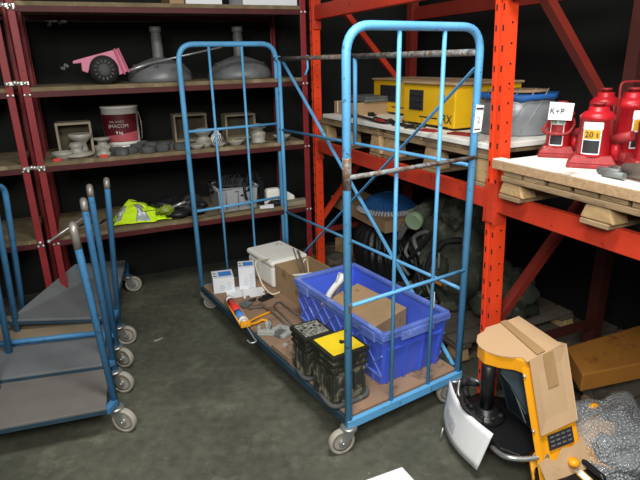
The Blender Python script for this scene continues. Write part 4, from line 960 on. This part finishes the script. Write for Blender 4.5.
MB().box(-.05, .03, -.028, .028, 0, .01).build('plate', 'tin', t)
q = gc(268, 344); t = thing('wooden_plank', 'short worn plywood plank at the cart edge by the black cases', 'plank', 'C', (0, .505, Z0), 0)
pl = MB().prism([(.0, .02), (.19, .0), (.2, .13), (.03, .21), (-.005, .2)], 0, .03).build('plank_board', 'plyb', t, bevel=.003)
MB().lathe([(.012, 0), (.016, 0), (.016, .004), (.012, .004)], (.05, .15, .0302), 16).build('ring_mark', 'lgrey', t)

# ================================================================== NESTED BLUE PLATFORM TROLLEYS
def caster_world(parent, wx, wy, ang, z=.128): return caster(parent, wx, wy, ang, z=z)
TT = [  # right-front corner, front direction to the left, z, board material, leg spot
    dict(rf=(-.985, 2.03), lf=(-1.60, 1.85), z=.175, m='deckbrown', lb=(115.5, 403), lt=(73, 227), txt='blue platform trolley with a grey deck, nearest to the camera'),
    dict(rf=(-1.12, 2.36), lf=(-1.80, 2.20), z=.20, m='deck', lb=(114.5, 367), lt=(83.5, 202), txt='blue platform trolley with a grey deck, second from the camera'),
    dict(rf=(-1.26, 2.66), lf=(-1.98, 2.52), z=.222, m='tan', lb=(116.5, 343), lt=(89.5, 188), txt='blue platform trolley with a tan plywood deck between grey ones'),
    dict(rf=(-1.28, 2.80), lf=(-1.86, 2.80), z=.248, m='deck', lb=(119, 323), lt=(106.5, 181), txt='blue platform trolley with the long tapering grey deck at the back')]
for i, d in enumerate(TT):
    z = d['z']; b0 = loc('W', *d['lb'], z=.145); D = b0.y; tp_ = loc('W', *d['lt'], y=D); ox, oy = b0.x, b0.y
    t = thing('platform_trolley', d['txt'], 'trolley', 'W', (ox, oy, 0), group='nested blue platform trolleys'); O = Vector((ox, oy, 0))
    if i == 3:
        Q = [loc('W', 8, 320, z=.30), loc('W', 112, 317, z=.25), loc('W', 126, 260, z=.25), loc('W', 75, 264, z=.38)]
    else:
        rf = Vector((*d['rf'], z)); lf = Vector((*d['lf'], z)); dep = (.6, .6, .36)[i]
        Q = [lf, rf, rf+Vector((-.32, .95, 0)).normalized()*dep, lf+Vector((0, dep, 0))]
    Q = [v-O for v in Q]; dn = Vector((0, 0, -.018))
    MB().hexa([v+dn for v in Q]+Q, 0).build('deck_board', d['m'], t, bevel=.003)
    mb = MB(); Q = [v+Vector((0, 0, -.02)) for v in Q]
    for a_, b_ in ((0, 1), (1, 2), (2, 3), (3, 0)): mb.bar(Q[a_], Q[b_], .012, .018)
    if i == 2: mb.tube([Q[0]+Vector((0, -.02, .028)), Q[1]+Vector((.02, -.02, .028))], .014, 10)
    mb.build('frame', 'deckedge' if i != 2 else 'trolleyblue', t)
    tv = tp_-O; u = Vector((tp_.x, tp_.y, 0)).normalized(); far = tv+u*.05; low = Vector((0, 0, .145)).lerp(tv, .55)+u*.05; bt = Vector((0, 0, .145))-(tv-Vector((0, 0, .145)))*(.02/tv.z)
    pts = fillet([bt, tv, far, low], .035, 6)
    hd_ = MB().tube(pts, .0162, 12).build('handle', 'trolleyblue', t)
    wn = (.11, .05, .05, .05)[i]
    MB().tube([tv.lerp(bt, wn/tv.z)]+pts[1:9], .0170, 12).build('worn_grip', 'worn', hd_)
    MB().bar((0, 0, z-.02), Q[1], .03, .025).build('corner_bracket', 'trolleyblue', t)
    caster(t, bt.x, bt.y-.005, [-.25, -.15, -.3, .2][i], z=.128)
    if i == 3:
        for v, nm in ((Q[2], 0), (Q[3], 1)):
            MB().bar((v.x, v.y-.02, .13), (v.x, v.y-.02, v.z), .03, .03, up=(1, 0, 0)).build('rear_leg', 'trolleyblue', t); caster(t, v.x, v.y-.02, .3, z=.128)
    yy, pb, pt_, dz_ = {3: (2.87, (22, 303), (4, 184), 0), 2: (2.70, (14, 312), (-7, 196), 0), 1: (2.5, (6, 334), (-17, 216), 0), 0: (2.2, (-8, 370), (-40, 250), 0)}[i]
    lb_, lt_ = loc('W', *pb, y=yy)-O, loc('W', *pt_, y=yy)-O; off = Vector((-.05, -.36, 0)); lt_.z = min(lt_.z, 1.06)
    lb_ = lt_+(lb_-lt_)*((lt_.z-.13)/(lt_.z-lb_.z)); B2 = lb_+off
    MB().tube(fillet([lb_, lt_, lt_+off, B2], .07, 6), .0165, 12).build('handle', 'trolleyblue', t)
    if i < 3: caster(t, B2.x, B2.y, 1.0, z=.128)
# small clip on the rear handle tube
# ================================================================== PALLET STACKER (frame B)
O = Vector((2.15, 0, 0))
st = thing('pallet_stacker', 'new amber yellow stacker head with black base, partly covered in cardboard', 'stacker', 'B', O)
def B_(px, py, z=None, y=None): 
    q = loc('B', px, py, z=z) if z is not None else loc('B', px, py, y=y)
    return q-O
zt = .55
# yellow hood: outline at zt lowered
hood = [(478, 345), (479, 338), (484, 333), (497, 325), (519, 318), (560, 346), (527, 362), (515, 358), (500, 356), (485, 352)]
mb = MB(); up_ = [B_(a, b, z=zt-.006) for a, b in hood]; lo_ = [v+Vector((0, 0, -.055)) for v in up_]; n = len(up_)
mb.add(up_+lo_, [tuple(range(n)), tuple(range(n, 2*n))[::-1]]+[(i, (i+1) % n, n+(i+1) % n, n+i) for i in range(n)])
mb.build('yellow_hood', 'amber', st, bevel=.004)
# leaning yellow cover (channel): front face + left cheek
TLp, TRp = B_(526, 362, z=zt-.01), B_(561, 346, z=zt-.01)
BRp, BLp = B_(585, 480, z=.12), B_(547, 492, z=.12)
back = Vector((-.16, .02, 0))
mb = MB().sheet([TLp, TRp, BRp, BLp], .006)
mb.build('front_cover', 'amber', st, bevel=.002)
ch_ = MB(); e_ = Vector((-.022, -.006, 0)); 
ch_.sheet([TLp, BLp, BLp+e_, TLp+e_*1.0], .004); ch_.sheet([TRp, BRp, BRp+back*.9, TRp+back*.9], .004)
ch_.build('side_cheeks', 'amber', st)
for f_ in (.12, .55):
    p_ = TLp.lerp(BLp, f_)+e_*.5; MB().lathe([(0, 0), (.008, 0), (.006, .006), (0, .007)], p_+Vector((0, -.004, 0)), 8, X=RX(PI/2)).build('screw', 'zinc', st)
# black rating plate
f0 = lambda u, v, o=.009: (TLp.lerp(TRp, u)).lerp(BLp.lerp(BRp, u), v)+((TRp-TLp).cross(BLp-TLp)).normalized()*-o
nn = ((TRp-TLp).cross(BLp-TLp)).normalized()
sgn = 1 if (nn.dot(Vector((0, -1, .3))) > 0) else -1
ff0 = lambda u, v, o=.008: (TLp.lerp(TRp, u)).lerp(BLp.lerp(BRp, u), v)+nn*sgn*o
pl = MB().sheet([ff0(.2, .595), ff0(.86, .595), ff0(.86, .71), ff0(.2, .71)], .002).build('rating_plate', 'ink', st)
mb = MB()
for r in range(3):
    for c_ in range(4):
        u0 = .24+c_*.15; v0 = .61+r*.032; mb.sheet([ff0(u0, v0, .011), ff0(u0+.1, v0, .011), ff0(u0+.1, v0+.012, .011), ff0(u0, v0+.012, .011)], .001)
mb.build('plate_symbols', 'tin', pl)
# slate lining behind (between column and cover)
MB().sheet([B_(496, 364, z=zt-.06), B_(522, 364, z=zt-.06), B_(540, 436, z=.25), B_(508, 410, z=.21)], .006).build('slate_lining', 'navy', st)
mb = MB()
for k in range(3):
    a_ = B_(503+k*5, 372+k*5, z=zt-.09-.02*k); b_ = B_(528, 405+k*9, z=.34-.03*k); mb.bar(a_+Vector((-.004, -.008, 0)), b_+Vector((-.004, -.008, 0)), .004, .003)
mb.build('lining_ribs', 'tin', st)
# black cylinder
ca = B_(489, 363, z=zt-.06); cb = Vector((ca.x+.02, ca.y, .2)); cb = B_(486, 412, z=.22)
MB().tube([ca, cb], .028, 20).build('pump_column', 'black', st)
MB().lathe([(.075, 0), (.078, .02), (.06, .035), (.05, .04), (.048, .055), (.036, .06)], cb+Vector((0, 0, -.025)), 28).build('pump_collar', 'black', st)
mb = MB()
for k in range(5): a_ = -2.4+k*.7; mb.lathe([(0, 0), (.011, 0), (.011, .014), (0, .015)], cb+Vector((math.cos(a_)*.062, math.sin(a_)*.062, .005)), 6)
mb.tube(spline([cb+Vector((-.07, -.03, .0)), cb+Vector((-.085, -.06, .04)), cb+Vector((-.03, -.09, .03)), cb+Vector((.06, -.07, .01))], 5), .01, 8)
mb.build('collar_fittings', 'blackmatte', st)
# black base plate
bs = [(466, 398), (478, 392), (505, 397), (530, 430), (537, 447), (520, 456), (500, 448), (480, 425)]
mb = MB(); u_ = [B_(a, b, z=.2) for a, b in bs]; l_ = [v+Vector((0, 0, -.06)) for v in u_]; n = len(u_)
mb.add(u_+l_, [tuple(range(n)), tuple(range(n, 2*n))[::-1]]+[(i, (i+1) % n, n+(i+1) % n, n+i) for i in range(n)])
mb.build('black_base', 'black', st, bevel=.006)
# release levers / shiny parts near the cart
mb = MB(); c0 = B_(466, 383, z=.26)
mb.tube([c0, c0+Vector((.05, .02, .02))], .012, 10).tube([c0+Vector((-.02, 0, -.03)), c0+Vector((.03, -.01, -.05))], .014, 10).tube([c0+Vector((.0, .0, 0)), c0+Vector((-.01, .02, -.11))], .012, 10).blob(c0+Vector((-.01, 0, .0)), (.022, .02, .02), .1)
mb.build('release_levers', 'blackmatte', st)
MB().tube(spline([c0+Vector((-.02, -.02, .01)), c0+Vector((.0, -.04, -.04)), c0+Vector((.03, -.04, -.05))], 5), .006, 8).tube([c0+Vector((.02, .01, .03)), c0+Vector((.06, .03, .03))], .009, 8).build('chrome_links', 'chrome', st)
# steering wheel under it
wc_ = B_(492, 452, z=.05)
MB().lathe([(.02, -.028), (.05, -.03), (.055, -.02), (.055, .02), (.05, .03), (.02, .028)], Vector((wc_.x-.02, wc_.y+.06, .055)), 24, X=RZ(.4) @ RY(PI/2)).build('drive_wheel', 'redw', st)
MB().box(wc_.x-.05, wc_.x+.03, wc_.y+.045, wc_.y+.06, .055, .12).tube([(wc_.x-.03, wc_.y+.045, .09), (wc_.x, wc_.y+.04, .12)], .02, 10).build('wheel_fork', 'chrome', st, bevel=.004)
# chrome pipe to the right
MB().tube(spline([B_(492, 447, z=.16), B_(504, 456, z=.21), B_(524, 459, z=.215), B_(548, 456, z=.22)], 6), .010, 10).build('chrome_pipe', 'chrome', st)
# yellow frame feet
MB().hexa([B_(528, 455, z=.16), B_(540, 458, z=.16), B_(560, 486, z=.1), B_(532, 482, z=.1)]+[v+Vector((0, 0, .02)) for v in (B_(528, 455, z=.16), B_(540, 458, z=.16), B_(560, 486, z=.1), B_(532, 482, z=.1))]).build('yellow_foot_plate', 'amber', st)
lg = [B_(577, 432, z=.16), B_(622, 452, z=.1), B_(618, 470, z=.08), B_(575, 456, z=.12)]
MB().sheet(lg, .02).build('yellow_leg', 'amber', st, bevel=.003)
# cardboard wrapping: thing that rests on the stacker
cw = thing('cardboard_cover', 'folded brown cardboard taped over the top and front of the yellow stacker', 'cardboard', 'B', O)
top = [(476.5, 341), (477.5, 335), (484, 331), (486, 327.5), (500, 323), (519, 316), (562, 344.5), (527, 362), (522, 357), (512, 357), (500, 355.5), (486, 351), (479, 346)]
MB().sheet([B_(a, b, z=zt) for a, b in top], .005).build('top_flap', 'kraft', cw)
a_, b_, c_, d_ = ff0(-.0, -.015, .02), ff0(1.02, -.015, .02), ff0(.98, .56, .016), ff0(.0, .575, .016)
MB().sheet([a_, b_, c_, d_], .004).build('front_flap', 'kraft', cw)
MB().sheet([b_, c_, c_+Vector((-.05, .03, .0)), b_+Vector((-.04, .0, -.01))], .004).build('side_flap', 'kraft', cw)
zz_ = Vector((0, 0, .0065))
MB().sheet([B_(500, 323, z=zt)+zz_, B_(506, 321, z=zt)+zz_, B_(545, 352, z=zt)+zz_, B_(537, 356, z=zt)+zz_], .001).build('top_tape', 'tape', cw)
g0 = lambda u, v: (a_.lerp(b_, u)).lerp(d_.lerp(c_, u), v)+nn*sgn*.006
MB().sheet([g0(.32, 0), g0(.6, 0), g0(.62, .45), g0(.34, .45)], .001).build('front_tape', 'tape', cw)
# torn kraft piece lower + amber knob
tp = thing('torn_cardboard', 'torn brown cardboard scrap wrapped round the foot of the stacker', 'cardboard', 'B', O)
pts = [(536, 452), (545, 446), (552, 449), (560, 444), (574, 441), (577, 462), (560, 478), (540, 486)]
MB().sheet([ff0(a, b, .02) for a, b in ((-.2, .76), (.05, .74), (.25, .79), (.45, .71), (.7, .73), (1.02, .69), (1.1, .84), (.75, 1.02), (.0, 1.0))], .004).build('scrap', 'kraft', tp)
q = ff0(.6, .845, .03); solo(MB().lathe([(.0, 0), (.019, 0), (.021, .015), (.016, .024), (0, .026)], seg=20), 'amber_knob', 'amber', 'amber yellow round knob poking through the torn cardboard', 'knob', 'B', q+O)
# white curved plate
def plate(u, v):
    tl, tr = B_(450, 380, z=.24), B_(493, 434, z=.24); bl, br = B_(443, 416, z=.06), B_(477, 470, z=.06)
    p_ = (tl.lerp(tr, u)).lerp(bl.lerp(br, u), v); q_ = (tr-tl); s_ = Vector((q_.y, -q_.x, 0)).normalized()
    return p_-s_*.0+s_*(.035*math.sin(PI*u)*-1)*(-1 if s_.y > 0 else 1)*-1
t = thing('white_guard', 'curved white plastic guard leaning at the front of the stacker base', 'guard', 'B', O)
MB().grid(plate, 16, 6).build('guard_plate', 'white', t, solid=.006)
mb = MB(); cc_ = plate(.42, .42)+Vector((-.01, -.012, 0))
def lblp(u, v): return plate(.22+.3*u, .32+.3*v+.12*u)+Vector((-.006, -.01, .0))+Vector((0, 0, .004*math.sin(9*u)))
MB().grid(lblp, 6, 4).build('film_label', 'film', t, solid=.002)
solo(MB().tube([(0, 0, 0), (.01, .0, .07)], .004, 6), 'wire_end', 'zinc', 'short bright wire end standing on the floor left of the white guard', 'wire', 'W', loc('W', 440, 441, z=.0))
# black battery box at bottom edge
q = loc('B', 568, 478, z=.14)
t = thing('battery_box', 'black box with a yellow warning label at the bottom of the photo', 'box', 'B', (q.x, q.y, .0), -.12)
MB().box(-.07, .11, -.10, .1, .0, .165).build('housing', 'black', t, bevel=.012)
MB().box(-.03, .06, .02, .055, .165, .1675).build('warning_label', 'labelyellow', t); MB().box(.0, .055, .024, .05, .1675, .1685).build('label_text_area', 'paper', t)
MB().tube(fillet([(-.02, .07, .165), (-.01, .07, .19), (.08, .075, .19), (.09, .075, .165)], .02), .011, 8).build('handle', 'black', t)
MB().lathe([(0, 0), (.01, 0), (.01, .005), (0, .006)], (-.05, .05, .165), 10).lathe([(0, 0), (.008, 0), (.008, .005), (0, .006)], (.085, .06, .165), 10).build('screws', 'zinc', t)
# amber timber
P = [loc('B', a, b, z=.2) for a, b in ((564, 363), (660, 333), (674, 372), (580, 392))]
solo(MB().sheet(P, -.09), 'ochre_beam', 'amberwood', 'ochre painted flat beam lying under the rack behind the bubble wrap', 'beam', 'B', bevel=.006)
# bubble wrapped bundle
Pc = loc('B', 612, 432, z=.15)
t = thing('wrapped_fork', 'bundle in clear bubble wrap lying beside the yellow stacker', 'bundle', 'B', (Pc.x, Pc.y, .0), 0)
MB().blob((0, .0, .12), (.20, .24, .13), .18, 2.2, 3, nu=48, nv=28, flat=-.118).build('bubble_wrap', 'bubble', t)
mb = MB().blob((0.02, .02, .1), (.14, .17, .08), .15, 2, 5, flat=-.09).build('contents', 'tin', t)
MB().blob((-.03, -.04, .12), (.09, .12, .07), .2, 2, 8).build('pale_contents', 'kraft', t)
q = loc('B', 594, 404, z=.24)-Vector((Pc.x, Pc.y, 0)); MB().blob(q+Vector((0, 0, -.01)), (.014, .022, .012), .2).build('yellow_spot', 'amber', t)
mb = MB().tube(spline([(-.2, .06, .1), (-.21, -.06, .07), (-.14, -.18, .05), (.0, -.25, .05), (.14, -.25, .06), (.22, -.2, .06)], 6), .016, 8).build('rolled_edge', 'film', t)
# white paper on the floor at the bottom edge
P = [loc('W', a, b, z=.003) for a, b in ((366, 480), (402, 467), (414, 480), (396, 496))]
solo(MB().sheet(P, .0015), 'paper_scrap', 'paper', 'white paper scrap on the floor at the bottom edge', 'paper', 'W')
q = loc('W', 158, 340, z=0); solo(MB().prism([(-.03, -.008), (.0, -.012), (.035, .0), (.03, .008), (-.02, .006)], 0, .004), 'paper_chip', 'lgrey', 'tiny pale scrap on the bare floor right of the trolleys', 'scrap', 'W', (q.x, q.y, .0005), .6)

# ================================================================== LIGHTS + CAMERA
def area(x, y, z, sx, sy, e, tgt=None, col=(1, .97, .92)):
    l = bpy.data.lights.new('ceiling_light', 'AREA'); l.shape = 'RECTANGLE'; l.size = sx; l.size_y = sy; l.energy = e; l.color = col
    o = bpy.data.objects.new('ceiling_light', l); C.objects.link(o); o.location = (x, y, z)
    if tgt: o.rotation_euler = (Vector(tgt)-Vector((x, y, z))).to_track_quat('-Z', 'Y').to_euler()
    return o
area(.25, 1.1, 3.2, 1.2, .5, 88)
area(-.2, -.7, 2.5, 1.6, .8, 96, (.35, 2.4, .6))
w = bpy.data.worlds.new('w'); bpy.context.scene.world = w; w.use_nodes = True
w.node_tree.nodes['Background'].inputs[0].default_value = (.5, .55, .6, 1); w.node_tree.nodes['Background'].inputs[1].default_value = .1
cam = bpy.data.cameras.new('camera'); cam.sensor_width = 36; cam.lens = FOC/640*36; cam.clip_start = .02
co = bpy.data.objects.new('camera', cam); C.objects.link(co)
m = Matrix((( Rv.x, Uv.x, -Fv.x, 0), (Rv.y, Uv.y, -Fv.y, 0), (Rv.z, Uv.z, -Fv.z, ZC), (0, 0, 0, 1)))
co.matrix_world = m
bpy.context.scene.camera = co
vs = bpy.context.scene.view_settings; vs.view_transform = 'Standard'; vs.look = 'None'; vs.exposure = 0
